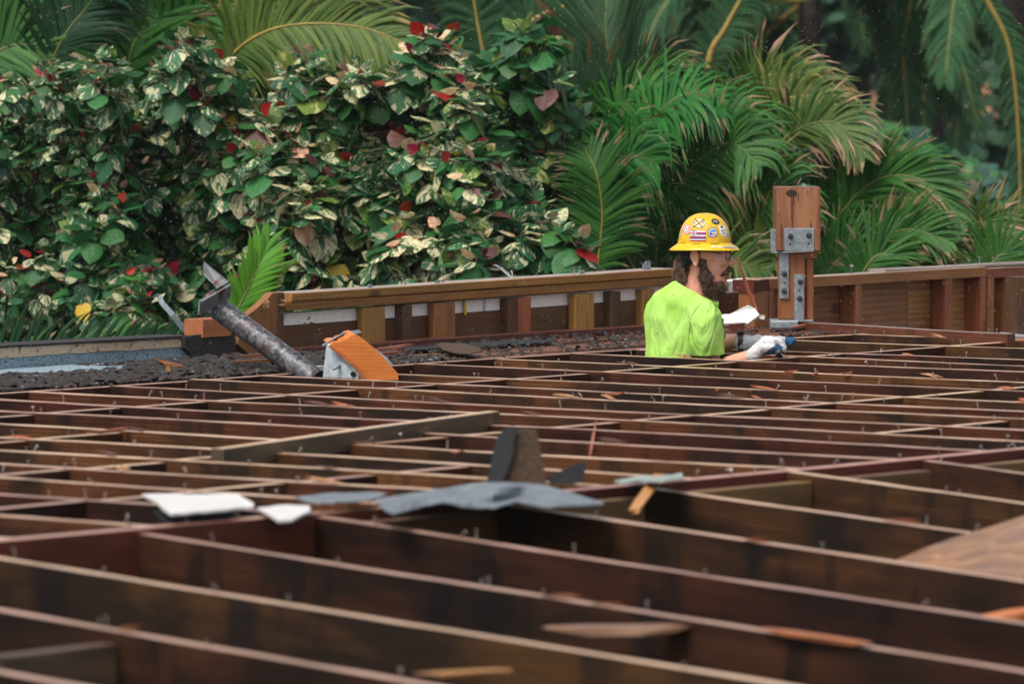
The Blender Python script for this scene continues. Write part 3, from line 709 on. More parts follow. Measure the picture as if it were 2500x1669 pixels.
# rounded back of the bracket
bp = [q(799, 843, 0), q(826, 826, .02), q(852, 812, .05), q(860, 811, .06), q(868, 817, .075)]
strap('saddle_back', [p + Vector((0, .07, 0)) for p in bp], .15, .006, M['galv'], stub, side=Vector((.25, .96, 0)))
TB = [(806, 842), (815, 836), (829, 836), (835, 831), (847, 828), (857, 820), (868, 817), (889, 829), (915, 850), (944, 880), (972, 912), (973, 927), (897, 927), (876, 897), (840, 868)]
ctr = Vector((0, 0, 0))
def tb(x, y): return q(x, y, -.02 + (x-806)*-.0002)
v = [tb(x, y) for x, y in TB]; nn = Vector((-.25, 1.0, .1)).normalized()
prism('timber', v, .13, M['fresh'], stub, nrm=-nn)
side_ = [(806, 842), (840, 868), (876, 897), (897, 927), (880, 925), (872, 905), (838, 875), (803, 846)]
prism('timber_edge', [q(x, y, -.035) for x, y in side_], .02, M['block'], stub)
tube('bolt', [q(834, 889, -.02), q(815, 901, -.09)], .0052, M['galv'], stub, 10)
v, f = tube_geo([q(862, 913, -.062), q(862, 913, -.066)], [.0105, .0105], 14); c = Vector(v[0]); link('bolt_hole', mesh('bolt_hole', [a-c for a in v], f), stub, M['blackhole'], Matrix.Translation(c))
strap('steel_strip', [q(917, 855, .05), q(943, 876, .04), q(958, 893, .04)], .02, .003, M['galv'], stub, side=Vector((.4, .9, .2)))
o = plank('galvanised_plate', q(762, 892, .15), q(800, 892, .15), .02, .06, M['galv']); tag(o, 'blue grey steel plate wedged between the pipe foot and the beam stub', 'steel plate')

# ------------------------------------------------------------------ loose things lying on the framing
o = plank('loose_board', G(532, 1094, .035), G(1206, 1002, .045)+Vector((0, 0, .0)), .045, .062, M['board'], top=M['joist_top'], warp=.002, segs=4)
tag(o, 'long grey brown loose board lying askew across the joists in the middle left', 'loose board')
def jag(poly, amp=2.0, step=14, seed=1):
    rr = random.Random(seed); out = []
    for (x0, y0), (x1, y1) in zip(poly, poly[1:]+poly[:1]):
        n = max(1, int(math.hypot(x1-x0, y1-y0)/step))
        for i in range(n): out.append((x0+(x1-x0)*i/n + (rr.uniform(-amp, amp) if i else 0), y0+(y1-y0)*i/n + (rr.uniform(-amp, amp)*.5 if i else 0)))
    return out
def flat(name, poly, z, th, mat, label, cat, lift=None, amp=.01):
    pts = []; poly = jag(poly, 3.0, 22, len(label))
    for i, (x, y) in enumerate(poly):
        zz = z + (lift[i] if lift else R.uniform(0, amp)); pts.append(G(x, y, zz))
    o = prism(name, pts, th, mat, nrm=UP); tag(o, label, cat); return o
Z = .03
flat('white_panel_piece', [(346, 1205), (385, 1204), (580, 1206), (620, 1228), (618, 1234), (419, 1254), (380, 1222)], Z, .006, M['whitepanel'], 'large torn white panel piece lying on the joists at the lower left', 'panel piece', amp=.006)
flat('white_panel_piece', [(627, 1238), (700, 1231), (755, 1233), (758, 1246), (712, 1268), (680, 1270)], Z-.01, .006, M['whitepanel'], 'small torn white panel piece right of the large white piece', 'panel piece', amp=.005)
flat('felt_or_shadow_piece', [(375, 1245), (470, 1256), (640, 1240), (628, 1262), (420, 1278), (390, 1262)], -.012, .006, M['blackfelt'], 'black felt strip under the large white panel piece', 'felt scrap')  # black sheet added as the shadow beneath the panel piece
# wavy grey felt sheet
def sheet(name, poly, z, mat, label, cat, amp=.02, n=26, th=.004, seed=3, fz=None):
    xs = [p[0] for p in poly]; ys = [p[1] for p in poly]
    x0, x1, y0, y1 = min(xs), max(xs), min(ys), max(ys)
    bm = bmesh.new(); rr = random.Random(seed)
    poly = jag(poly, 2.2, 16, seed)
    vs = [bm.verts.new((x, y, 0)) for x, y in poly]; bm.faces.new(vs)
    bmesh.ops.triangulate(bm, faces=bm.faces[:])
    for _ in range(4): bmesh.ops.subdivide_edges(bm, edges=[e for e in bm.edges if e.calc_length() > (x1-x0)/n], cuts=1, use_grid_fill=False); bmesh.ops.triangulate(bm, faces=bm.faces[:])
    top = []
    for v in bm.verts:
        h = z + amp * mnoise.noise(Vector((v.co.x*.012, v.co.y*.03, seed))) + (fz(v.co.x, v.co.y) if fz else 0)
        v.co = G(v.co.x, v.co.y, h)
    g = bmesh.ops.extrude_face_region(bm, geom=bm.faces[:])
    for e in g['geom']:
        if isinstance(e, bmesh.types.BMVert): e.co.z -= th
    bmesh.ops.recalc_face_normals(bm, faces=bm.faces[:])
    c = sum((v.co for v in bm.verts), Vector())/len(bm.verts)
    for v in bm.verts: v.co -= c
    me = bpy.data.meshes.new(name); bm.to_mesh(me); bm.free()
    return tag(link(name, me, None, mat, Matrix.Translation(c)), label, cat)
sheet('felt_sheet', [(916, 1218), (1052, 1195), (1180, 1176), (1230, 1175), (1313, 1180), (1385, 1198), (1474, 1225), (1471, 1230), (1330, 1236), (1262, 1223), (1210, 1238), (1150, 1238), (1080, 1223), (962, 1253), (940, 1244)],
      .035, M['greyfelt'], 'large wavy grey felt sheet draped over the joists in the lower middle', 'felt sheet', .03)
sheet('felt_sheet', [(722, 1212), (800, 1203), (920, 1200), (945, 1203), (905, 1219), (850, 1222), (780, 1228), (745, 1222)], .03, M['greyfelt'], 'narrow grey felt strip left of the large wavy felt sheet', 'felt sheet', .012, seed=9)
def upright(name, poly, Y, th, mat, label, cat, parent=None, lean=0, bulge=.01):
    pts = [D(x, y, Y + lean*(1180-y)/135 + R.uniform(-bulge, bulge)) for x, y in poly]
    o = prism(name, pts, th, mat, parent, nrm=Vector((0, -1, 0)))
    if label: tag(o, label, cat)
    return o
def YG(x, y, z=0): return G(x, y, z).y
Yu = YG(1250, 1182, .02)
sh = empty('roofing_scrap', G(1255, 1182, .0), 'upright scrap of brown granulated roofing with a black folded edge standing on the joists', 'roofing scrap')
upright('granule_face', [(1260, 1046), (1300, 1046), (1312, 1052), (1320, 1100), (1330, 1150), (1335, 1186), (1205, 1184), (1222, 1150), (1245, 1090)], Yu+.03, .006, M['granule'], None, None, sh, .03, 0)
upright('black_edge', [(1228, 1048), (1240, 1041), (1256, 1040), (1263, 1047), (1256, 1070), (1252, 1110), (1238, 1150), (1222, 1184), (1184, 1184), (1196, 1150), (1202, 1110), (1210, 1075)], Yu+.01, .01, M['blackfelt'], None, None, sh, .03, 0)
o = upright('felt_or_shadow_piece', [(1330, 1168), (1365, 1150), (1428, 1124), (1432, 1140), (1418, 1178), (1395, 1182), (1345, 1180)], YG(1380, 1182, .02)+.05, .006, M['blackfelt'], 'black triangular felt scrap sticking up right of the brown roofing scrap', 'felt scrap', None, .02, 0)
sheet('rag', [(1500, 1172), (1560, 1160), (1640, 1158), (1665, 1152), (1668, 1166), (1620, 1174), (1560, 1172), (1520, 1180)], .03, plain('grey_green_rag', (.30, .36, .33), .8, nscale=40), 'crumpled grey green rag lying along the red ridge beam', 'rag', .02, seed=11)
def chunk(name, a, b, w, h, mat, label, cat='wood splinter', group=None, taper=.3, ragged=.01):
    a = Vector(a); b = Vector(b); Mx = frame(b-a, UP); Mx.translation = a; L = (b-a).length; v = []; f = []
    for t_, k in ((0, taper), (.25, .9), (.6, 1), (.85, .8), (1, taper)):
        for sy, sz in ((-1, 0), (1, 0), (1, -1), (-1, -1)):
            v.append((t_*L + R.uniform(-ragged, ragged), sy*w/2*k*R.uniform(.8, 1.1), sz*h*k + R.uniform(-.1, .1)*h))
    for i in range(4):
        for k in range(4): k2 = (k+1) % 4; f.append((i*4+k, i*4+k2, (i+1)*4+k2, (i+1)*4+k))
    f += [(3, 2, 1, 0), tuple(16+k for k in range(4))]
    me = mesh(name, v, f); bm = bmesh.new(); bm.from_mesh(me); bmesh.ops.recalc_face_normals(bm, faces=bm.faces); bm.to_mesh(me); bm.free()
    return tag(link(name, me, None, mat, Mx), label, cat, group)
chunk('wood_splinter', G(1548, 1243, -.02), G(1608, 1156, .035), .035, .012, M['block'], 'reddish wood splinter leaning over the ridge beam in the lower middle', taper=.8)
P_ = [GN(2186, 1368, .012), GN(2260, 1336, -.012), GN(2330, 1311, -.022), GN(2420, 1284, -.03), GN(2620, 1218, -.034), GN(2700, 1446, .022), GN(2400, 1399, .022), GN(2290, 1382, .018)]
Mb = frame(P_[4]-P_[1], UP); Mb.translation = P_[1]; Mi_ = Mb.inverted(); n_ = len(P_)
me = mesh('loose_board', [Mi_ @ p for p in P_] + [Mi_ @ (p - UP*.018) for p in P_], [tuple(range(n_)), tuple(range(2*n_-1, n_-1, -1))] + [(i, i+n_, (i+1) % n_+n_, (i+1) % n_) for i in range(n_)])
bm = bmesh.new(); bm.from_mesh(me); bmesh.ops.triangulate(bm, faces=bm.faces[:]); bmesh.ops.recalc_face_normals(bm, faces=bm.faces); bm.to_mesh(me); bm.free()
o = link('loose_board', me, None, M['pinkboard'], Mb)
tag(o, 'wide wet pinkish board lying across the near joists at the right edge', 'loose board')
chunk('wood_splinter', GN(1020, 1642, .015), GN(1245, 1632, .015), .05, .008, M['block'], 'bright orange splinter under the near joists at the bottom centre')
chunk('wood_splinter', GN(1330, 1528, .03), GN(1690, 1524, .02), .09, .02, M['pinkboard'], 'long pale torn strip between the near joists at the bottom right of centre')
chunk('wood_splinter', GN(1870, 1530, -.004), GN(2125, 1568, -.004), .05, .012, M['block'], 'frayed orange splinter lifting off a near joist at the lower right')
chunk('wood_splinter', GN(2380, 1510, .02), GN(2560, 1476, .02), .07, .02, M['fresh'], 'broad orange splinter at the lower right edge')
chunk('wood_splinter', G(213, 1054, .012), G(318, 1042, .014), .02, .01, M['splinter_r'], 'frayed reddish sliver on a joist at the left')
chunk('wood_splinter', G(1455, 1026+0, .0), G(1440, 1112, .0), .01, .006, M['splinter_r'], 'thin splinter between joists in the middle')
for k, (x, y, w) in enumerate(((1930, 905, 30), (2068, 908, 26), (1990, 908, 14), (1750, 949, 24), (1500, 958, 60), (1115, 1100, 34))):
    chunk('wood_splinter', G(x-w/2, y+2, .006), G(x+w/2, y-2, .012), .016, .008, M['splinter_r'],
          ['torn red splinter on a joist below the gloved hands', 'raised red splinter on a joist right of the gloved hands', 'tiny red sliver between two larger splinters below the gloves', 'short flat splinter on a joist below the worker', 'long torn red sliver on a joist left below the worker', 'orange shaved chip on a joist above the brown roofing scrap'][k])

# debris on the deck strip at the left (nobody could count it)
M['deb1'] = plain('dark_debris', (.028, .022, .020), .8, nscale=30); M['deb2'] = plain('pale_grit', (.40, .38, .38), .8); M['deb3'] = plain('red_chips', (.16, .05, .025), .7); M['deb4'] = plain('bluegrey_chips', (.10, .13, .155), .7)
v = []; f = []; mi = []
rr = random.Random(21)
for k in range(15000):
    if rr.random() < .72: c = rr.uniform(12.5, 16.6)
    else: c = rr.uniform(16.6, 20.0)
    s_ = 13.18 + .88 * rr.random() ** (1.0)
    typ = rr.choices((0, 1, 2, 3), (6, 2.5, 2.8 if c > 14.6 else 1.2, .8))[0]
    if c < 15.3 and s_ > 13.80 + .06*math.sin(c*7): continue
    L = {0: .045, 1: .005, 2: .035, 3: .025}[typ] * rr.uniform(.35, 1.5)
    if c > 16.6: L *= .6; 
    mound = max(0, 1 - abs(s_ - 13.55)/.45) * .028 * max(0, mnoise.noise(Vector((s_*2.2, c*1.4, 2)))) + .006 if c < 16.8 else .006
    if c > 16.8 and rr.random() < .6: continue
    p = SC(s_, c, .0 + rr.random() * mound)
    d = Matrix.Rotation(rr.uniform(0, 6.28), 3, 'Z') @ Matrix.Rotation(rr.uniform(-.5, .5), 3, 'Y')
    w = L * rr.uniform(.2, .8) if typ != 2 else L*.15
    q4 = [Vector((-L/2, -w/2, 0)), Vector((L/2, -w/3, .001)), Vector((L/2.2, w/2, 0)), Vector((-L/3, w/2, .002)), Vector((0, 0, .003 + w*.3))]
    b0 = len(v); v += [p + d @ a for a in q4]
    f += [(b0, b0+1, b0+4), (b0+1, b0+2, b0+4), (b0+2, b0+3, b0+4), (b0+3, b0, b0+4)]; mi += [typ]*4
tag(link('roof_debris', mesh('roof_debris', v, f, mi), None, [M['deb1'], M['deb2'], M['deb3'], M['deb4']]), 'dark shredded roofing, grit and wood chips scattered over the deck strip along the parapet', 'debris', kind='stuff')
# layered felt on the left deck
def strip(name, c0, c1, s0, s1, z0, mat, label, cat, seed, amp=.015, lap=.0):
    rr = random.Random(seed); n = 22; v = []; f = []
    for i in range(n+1):
        c = c0 + (c1-c0)*i/n
        for j in range(5):
            s_ = s0 + (s1-s0)*j/4 + (rr.uniform(-.03, .03) if j in (0, 4) else 0)
            v.append(SC(s_, c, z0 + amp*mnoise.noise(Vector((c*2, s_*3, seed))) + lap*j/4))
    for i in range(n):
        for j in range(4): a = i*5+j; f.append((a, a+5, a+6, a+1))
    me = mesh(name, v, f); bm = bmesh.new(); bm.from_mesh(me); g = bmesh.ops.extrude_face_region(bm, geom=bm.faces[:])
    for e in g['geom']:
        if isinstance(e, bmesh.types.BMVert): e.co.z -= .006
    bmesh.ops.recalc_face_normals(bm, faces=bm.faces[:]); bm.to_mesh(me); bm.free()
    return tag(link(name, me, None, mat), label, cat)
strip('felt_layer', 12.3, 15.4, 13.2, 13.6, .004, M['felt'], 'torn black felt layer along the deck edge at the far left', 'felt layer', 3, .008, .008)
strip('felt_layer', 13.6, 15.9, 13.7, 13.85, .004, M['felt'], 'upper ragged felt layer against the blue grey membrane at the left', 'felt layer', 8, .010, .004)
strip('felt_layer', 12.2, 13.75, 13.45, 13.75, .012, M['granule'], 'brown granulated felt flap at the left edge of the picture', 'felt layer', 14, .008, .025)
o = sheet('roofing_scrap', [(1066, 838), (1085, 836), (1130, 838), (1165, 846), (1178, 856), (1150, 862), (1110, 860), (1080, 852)], .03, M['granule'], 'curled brown roofing scrap lying in front of the left parapet wall', 'roofing scrap', .02, seed=5)
strip('felt_layer', 17.05, 18.0, 13.72, 13.92, .008, M['blackfelt'], 'flat black felt strip under the curled brown scrap before the left parapet', 'felt layer', 15, .004)
for k, (c, s_, L, a, m) in enumerate(((16.0, 13.35, .55, .1, 'splinter_r'), (15.6, 13.5, .35, -.2, 'redwood'), (16.5, 13.6, .5, .25, 'splinter_r'), (15.9, 13.75, .4, 0, 'redwood'), (18.9, 13.6, .45, .3, 'block'), (18.2, 13.45, .4, .05, 'ledger'), (19.2, 13.35, .25, .4, 'splinter_r'))):
    d = (BD + JD*a).normalized()
    chunk('wood_splinter', SC(s_, c, .03), SC(s_, c, .035) + d*L, .03, .012, M[m], ['long red splintered lath in front of the broken plank foot', 'short red splintered lath left of the pipe', 'splintered lath under the rusty pipe', 'dark lath against the torn felt', 'orange lath in front of the parapet near the worker', 'dull lath in front of the middle parapet studs', 'thin red lath just left of the worker'][k])
t_ = chunk('wood_splinter', D(381, 875, YG(412, 915)), D(450, 893, YG(412, 915)), .02, .012, M['block'], 'small cross shaped pair of wood laths standing in the debris at the left')
plank('upright_lath', D(412, 918, YG(412, 915)), D(412, 888, YG(412, 915)), .018, .014, M['block'], t_, up=Vector((0, -1, 0)), base='mid')
tube('standing_spike', [D(140, 900, 23.0), D(140, 886, 23.0)], .003, M['bolt']); bpy.data.objects['standing_spike'].name = 'spike'; tag(bpy.data.objects['spike'], 'thin dark spike standing in the debris at the far left', 'spike')

ap = strip('membrane_apron', 12.0, 15.45, 13.70, 14.105, .008, M['bluegrey'], None, None, 44, .003)
ap.parent = curb; ap.matrix_local = PWI(curb)
# behind the worker: white panel offcut, red block, leaning splinter
Yw = YG(1790, 800, .03)
o = prism('white_panel_piece', [D(1762, 780, Yw), D(1782, 766, Yw), D(1826, 744, Yw), D(1843, 752, Yw), D(1854, 768, Yw-.03), D(1825, 790, Yw-.08), D(1818, 787, Yw-.09), D(1759, 790, Yw-.06)], .012, M['whitepanel'], nrm=Vector((0, -.6, .8)))
tag(o, 'white panel offcut propped on the deck between the worker and the post', 'panel piece')
o = prism('white_panel_piece', [D(1756, 768, Yw+.05), D(1779, 766, Yw+.05), D(1784, 771, Yw+.05), D(1784, 790, Yw), D(1756, 792, Yw)], .012, M['whitepanel'], nrm=Vector((0, -.7, .7)))
tag(o, 'second white panel offcut just right of the worker shoulder', 'panel piece')
o = prism('wood_block', [D(1781, 793, Yw-.12), D(1816, 789, Yw-.12), D(1816, 806, Yw-.12), D(1784, 811, Yw-.12)], .05, M['red_beam'], nrm=Vector((0, -1, 0)))
tag(o, 'small dark red wood block beside the white panel offcut', 'wood block')
o = prism('splinter_board', [D(1802, 624, Yw+.12), D(1804, 626, Yw+.12), D(1812, 657, Yw+.12), D(1820, 676, Yw+.1), D(1836, 718, Yw+.06), D(1850, 757, Yw), D(1847, 761, Yw), D(1826, 716, Yw+.06), D(1818, 690, Yw+.1), D(1810, 664, Yw+.12), D(1803, 642, Yw+.12)], .012, M['redwood'], nrm=Vector((.2, -1, 0)).normalized())
tag(o, 'tall orange splintered sliver leaning upright in front of the white foam right of the worker', 'splintered board')
tube('side_splinter', [D(1814, 664, Yw+.12), D(1800, 656, Yw+.12), D(1786, 648, Yw+.1)], [.003, .0025, .001], M['block'], o, 6)
o = prism('plastic_cap', [D(1852, 768, Yw+.02), D(1868, 770, Yw+.02), D(1866, 780, Yw+.02), D(1855, 778, Yw+.02)], .02, M['foam'], nrm=Vector((0, -1, 0))); tag(o, 'small white and yellow cap at the foot of the corner stud', 'cap')
o = prism('yellow_rim', [D(1851, 767, Yw+.02), D(1869, 769, Yw+.02), D(1868, 772, Yw+.02), D(1852, 770, Yw+.02)], .022, M['yellow_tape'], o, nrm=Vector((0, -1, 0)))
o = plank('yellow_strip', WP(1836, 734, SW+.08), WP(1836, 678, SW+.08), .03, .02, M['yellow_tape'], rw, up=-JD, base='mid')

# ================================================================== vegetation
def leaf_geo(rr, fold=.25, droop=.3, wav=.03):
    out = [(.0, .0), (.14, -.10), (.34, -.09), (.50, .08), (.54, .30), (.47, .54), (.30, .78), (.12, .94), (0, 1.04)]
    mid = [(0, 0), (0, .28), (0, .6), (0, 1.04)]
    v = []; uv = []
    k1 = rr.uniform(.5, 1.3) * fold; k2 = rr.uniform(.3, 1.6) * droop; tw = rr.uniform(-.15, .15)
    def put(x, y):
        z = -abs(x) * k1 - k2 * max(0, y) ** 2 * .6 + tw * x * y + rr.uniform(-wav, wav) * (abs(x) > .1)
        v.append(Vector((x, y, z))); uv.append((x, y))
    for m in mid: put(*m)
    f = []
    for sgn in (1, -1):
        b = len(v)
        for (x, y) in out[1:-1]: put(x * sgn * rr.uniform(.95, 1.05), y)
        o = [b + i for i in range(7)]
        tri = [(0, o[0], o[1]), (0, o[1], o[2]), (0, o[2], 1), (1, o[2], o[3]), (1, o[3], o[4]), (1, o[4], 2), (2, o[4], o[5]), (2, o[5], o[6]), (2, o[6], 3)]
        f += [t if sgn > 0 else t[::-1] for t in tri]
    return v, f, uv
class LeafBatch:
    def __init__(s): s.v = []; s.f = []; s.uv = []; s.tint = []; s.mi = []
    def add(s, v, f, uv, M, tint, mi):
        b = len(s.v); s.v += [tuple(M @ a) for a in v]; s.f += [tuple(i + b for i in q) for q in f]
        s.uv += uv; s.tint += [tint] * len(v)
        s.mi += [mi] * len(f)
    def make(s, name, parent=None, mats=None, M=None, kind='stuff'):
        me = mesh(name, s.v, s.f, s.mi, smooth=True); finish(me, s.uv, s.tint)
        o = link(name, me, parent, mats, M)
        if kind: o['kind'] = kind
        return o
def finish(me, uv, tint):
    lay = me.uv_layers.new(name='uv')
    idx = np.empty(len(me.loops), dtype=np.int32); me.loops.foreach_get('vertex_index', idx)
    arr = np.array(uv, dtype=np.float32)[idx]; lay.data.foreach_set('uv', arr.ravel())
    ca = me.color_attributes.new('tint', 'FLOAT_COLOR', 'POINT')
    t = np.ones((len(me.vertices), 4), dtype=np.float32); t[:, :3] = np.array(tint, dtype=np.float32); ca.data.foreach_set('color', t.ravel())
LR = random.Random(5)
GEO = [leaf_geo(LR) for _ in range(14)]
VARIANT = {}
def leaf_mesh(cls, i):
    k = (cls, i % 22)
    if k not in VARIANT:
        v, f, uv = GEO[i % 14]; t = (LR.random(), LR.random(), LR.random())
        me = mesh('leaf', v, f, smooth=True); finish(me, uv, [t]*len(v)); me.materials.append(LEAF[cls]); VARIANT[k] = me
    return VARIANT[k]
def orient(d, n):
    y = d.normalized(); z = (n - y * n.dot(y)).normalized(); x = y.cross(z)
    return Matrix((x, y, z)).transposed().to_4x4()
class Shrub:
    def __init__(s, label, mixw, size, seed, base, ncap=290):
        s.rr = random.Random(seed); s.leaves = []; s.mixw = mixw; s.size = size; s.twigs = []; s.label = label; s.base = base; s.cap = ncap
    def spray(s, p, out, big=1.0, front=1.0, n=None):
        """one growing tip: small pale or red leaves on top, bigger leaves hanging round it like a skirt"""
        rr = s.rr; n = n or rr.randint(7, 11)
        axis = (Vector((0, 0, 1)) + out * .6).normalized()
        s.twigs.append((p - out * .25 - Vector((0, 0, .25)), p - Vector((0, 0, .02))))
        for i in range(n):
            lvl = i / n
            az = i * 2.4 + rr.uniform(-.4, .4)
            side = Vector((math.cos(az), math.sin(az), 0)); side = (side + out * .75).normalized()
            elev = rad(35 - 115 * lvl + rr.uniform(-18, 18))
            d = (side * math.cos(elev) + Vector((0, 0, 1)) * math.sin(elev)).normalized()
            sz = s.size * big * (.45 + .65 * lvl ** .6) * rr.uniform(.75, 1.15)
            nrm = (side * .75 + Vector((0, 0, .75)) + Vector((rr.uniform(-.5, .5), rr.uniform(-.5, .5), rr.uniform(-.4, .4))))
            q = p + side * (.02 + .055 * lvl) * big + Vector((0, 0, -.11 * lvl * big + rr.uniform(-.015, .015)))
            if lvl < .25: cls = rr.choices(range(8), s.mixw[0])[0]
            else: cls = rr.choices(range(8), s.mixw[1])[0]
            if cls in (3, 5) : sz *= .95
            s.leaves.append((front * sz, q, d, nrm, sz, cls))
    def build(s):
        root = empty('sea_hibiscus_shrub', s.base, s.label, 'shrub', 'sea hibiscus shrubs behind the parapet')
        s.leaves.sort(key=lambda a: -a[0]); inv = PWI(root)
        LB = LeafBatch()
        for i, (_, p, d, n, sz, cls) in enumerate(s.leaves):
            Mx = Matrix.Translation(p) @ orient(d, n) @ Matrix.Scale(sz, 4)
            if i < s.cap:
                o = bpy.data.objects.new('leaf', leaf_mesh(cls, s.rr.randrange(22))); COL.objects.link(o); o.parent = root; o.matrix_local = inv @ Mx
            else:
                v, f, uv = GEO[s.rr.randrange(14)]
                LB.add(v, f, uv, inv @ Mx, (s.rr.random(), s.rr.random(), s.rr.random()), cls)
        LB.make('foliage', root, LEAF, PW(root))
        v = []; f = []
        for a, b in s.twigs:
            g, h = tube_geo([a - s.base, (a+b)/2 - s.base + Vector((s.rr.uniform(-.03, .03), 0, .03)), b - s.base], [.007, .005, .003], 4); k = len(v); v += g; f += [tuple(i+k for i in q_) for q_ in h]
        for k_ in range(7):
            x = s.rr.uniform(-.35, .35); g, h = tube_geo([Vector((x, s.rr.uniform(-.2, .2), 0)), Vector((x*1.5, 0, 1.8)), Vector((x*2+s.rr.uniform(-.3, .3), s.rr.uniform(-.2, .2), 3.6))], [.03, .022, .012], 6); k = len(v); v += g; f += [tuple(i+k for i in q_) for q_ in h]
        o = link('stems', mesh('stems', v, f, smooth=True), root, M['twig'], PW(root))
        return root
def pix(P):
    v = Vector(P) - C0; yc_ = v.y*math.cos(PITCH) - v.z*math.sin(PITCH); zc_ = v.y*math.sin(PITCH) + v.z*math.cos(PITCH)
    return CX + FPX*v.x/yc_, CY - FPX*zc_/yc_
#            green var cream red lime peach maroon yellow
MIXV = ((1, 4, 4, 2.4, 2.0, 2.2, .6, .1), (8, 11, 3.0, .10, 1.2, .15, .30, .05))
MIXD = ((3, 5, 2, 1.6, 2, 1.2, .5, 0), (9, 11, .9, .03, .7, .03, .15, .02))
MIXG = ((6, .3, 0, .1, 4, 0, .4, 0), (16, .5, 0, 0, 2.2, 0, .15, 0))
MIXM = ((3, 4, 3, 1.6, 2, 1.8, .8, .1), (10, 6, 2.4, .10, 1.6, .15, .4, .06))
def topline(pts): return lambda x: zline(x, pts)
def fill(sh, x0, x1, top, bottom, Y0, step, wob=.5, darkY=.55, big=1.0, gap=.0, extra=1):
    rr = sh.rr; y = bottom; row = 0
    ymin = min(top(x) for x in range(int(x0), int(x1), 20))
    y = ymin
    while y < bottom:
        x = x0 + (row % 2) * step * .5
        while x < x1:
            xx = x + rr.uniform(-.4, .4)*step; yy = y + rr.uniform(-.35, .35)*step
            tt = top(max(x0, min(x1, xx)))
            x += step
            if yy < tt: continue
            nz = mnoise.noise(Vector((xx*.006, yy*.006, sh.size*50)))
            hole = mnoise.noise(Vector((xx*.011+9, yy*.011, 4)))
            if hole < -.28 + gap: continue
            edge = min(1, (yy - tt) / 160.0)
            Y = Y0 + wob*nz*1.4 + (1-edge)*.35 + rr.uniform(-.12, .12) - .35*(yy-ymin)/(bottom-ymin)
            p = D(xx, yy, Y); sh.spray(p, Vector((rr.uniform(-.45, .45), -1, rr.uniform(-.1, .5))).normalized(), big*rr.uniform(.8, 1.2))
            if extra and rr.random() < .9:
                p2 = D(xx + rr.uniform(-.5, .5)*step, yy + rr.uniform(0, .6)*step, Y + rr.uniform(.3, darkY+.3)); sh.spray(p2, Vector((rr.uniform(-.6, .6), -.7, .3)).normalized(), big, .4, 7)
        y += step*.8; row += 1
    # back half and lower body, so that the shrub is a volume
    for k in range(int((x1-x0)*.12)):
        xx = rr.uniform(x0, x1); t_ = top(xx)
        p = D(xx, rr.uniform(t_+40, bottom+50), Y0+rr.uniform(.7, 1.5)); sh.spray(p, Vector((rr.uniform(-1, 1), rr.uniform(-.2, 1), .3)).normalized(), big*1.2, .1, 6)
    for k in range(int((x1-x0)*.05)):
        xx = rr.uniform(x0, x1); p = D(xx, bottom, Y0+rr.uniform(-.3, 1.2)); p.z = rr.uniform(-2.6, p.z); sh.spray(p, Vector((rr.uniform(-1, 1), rr.uniform(-1, 1), .3)).normalized(), big*1.4, .05, 6)
def gbase(x, Y): p = D(x, 400, Y); return Vector((p.x, p.y, -3.5))
sh1 = Shrub('dark variegated hibiscus shrub filling the left edge of the picture', MIXD, .102, 11, gbase(80, 27.3))
fill(sh1, -160, 330, topline([(-160, 190), (0, 175), (60, 230), (130, 150), (215, 118), (280, 130), (310, 220), (335, 330)]), 745, 27.2, 42, gap=-.10)
sh2 = Shrub('variegated hibiscus shrub with a tall lime and peach tip, above the rusty pipe', MIXV, .106, 12, gbase(480, 27.0))
fill(sh2, 300, 650, topline([(300, 330), (350, 250), (395, 150), (420, 70), (500, 85), (560, 130), (585, 230), (650, 210)]), 770, 27.0, 41, gap=-.12)
sh3 = Shrub('pale cream flecked hibiscus shrub with bright red young leaves behind the middle of the parapet', MIXV, .124, 13, gbase(920, 26.6))
fill(sh3, 640, 1180, topline([(640, 215), (700, 150), (745, 120), (800, 180), (880, 160), (930, 200), (985, 160), (1035, 70), (1120, 85), (1160, 170), (1185, 250)]), 720, 26.5, 44, gap=-.14)
sh4 = Shrub('all green large leaved hibiscus shrub with a tall tip, just left of the palms', MIXG, .115, 14, gbase(1300, 27.2))
fill(sh4, 1170, 1500, topline([(1170, 210), (1225, 120), (1250, 60), (1345, 62), (1370, 160), (1440, 230), (1500, 290)]), 430, 27.0, 50, big=1.0, extra=1)
sh5 = Shrub('mixed green and cream hibiscus shrub low behind the parapet left of the worker', MIXM, .130, 15, gbase(1260, 26.0))
fill(sh5, 1130, 1420, topline([(1130, 340), (1250, 380), (1330, 470), (1420, 560)]), 700, 26.0, 47, gap=-.1)
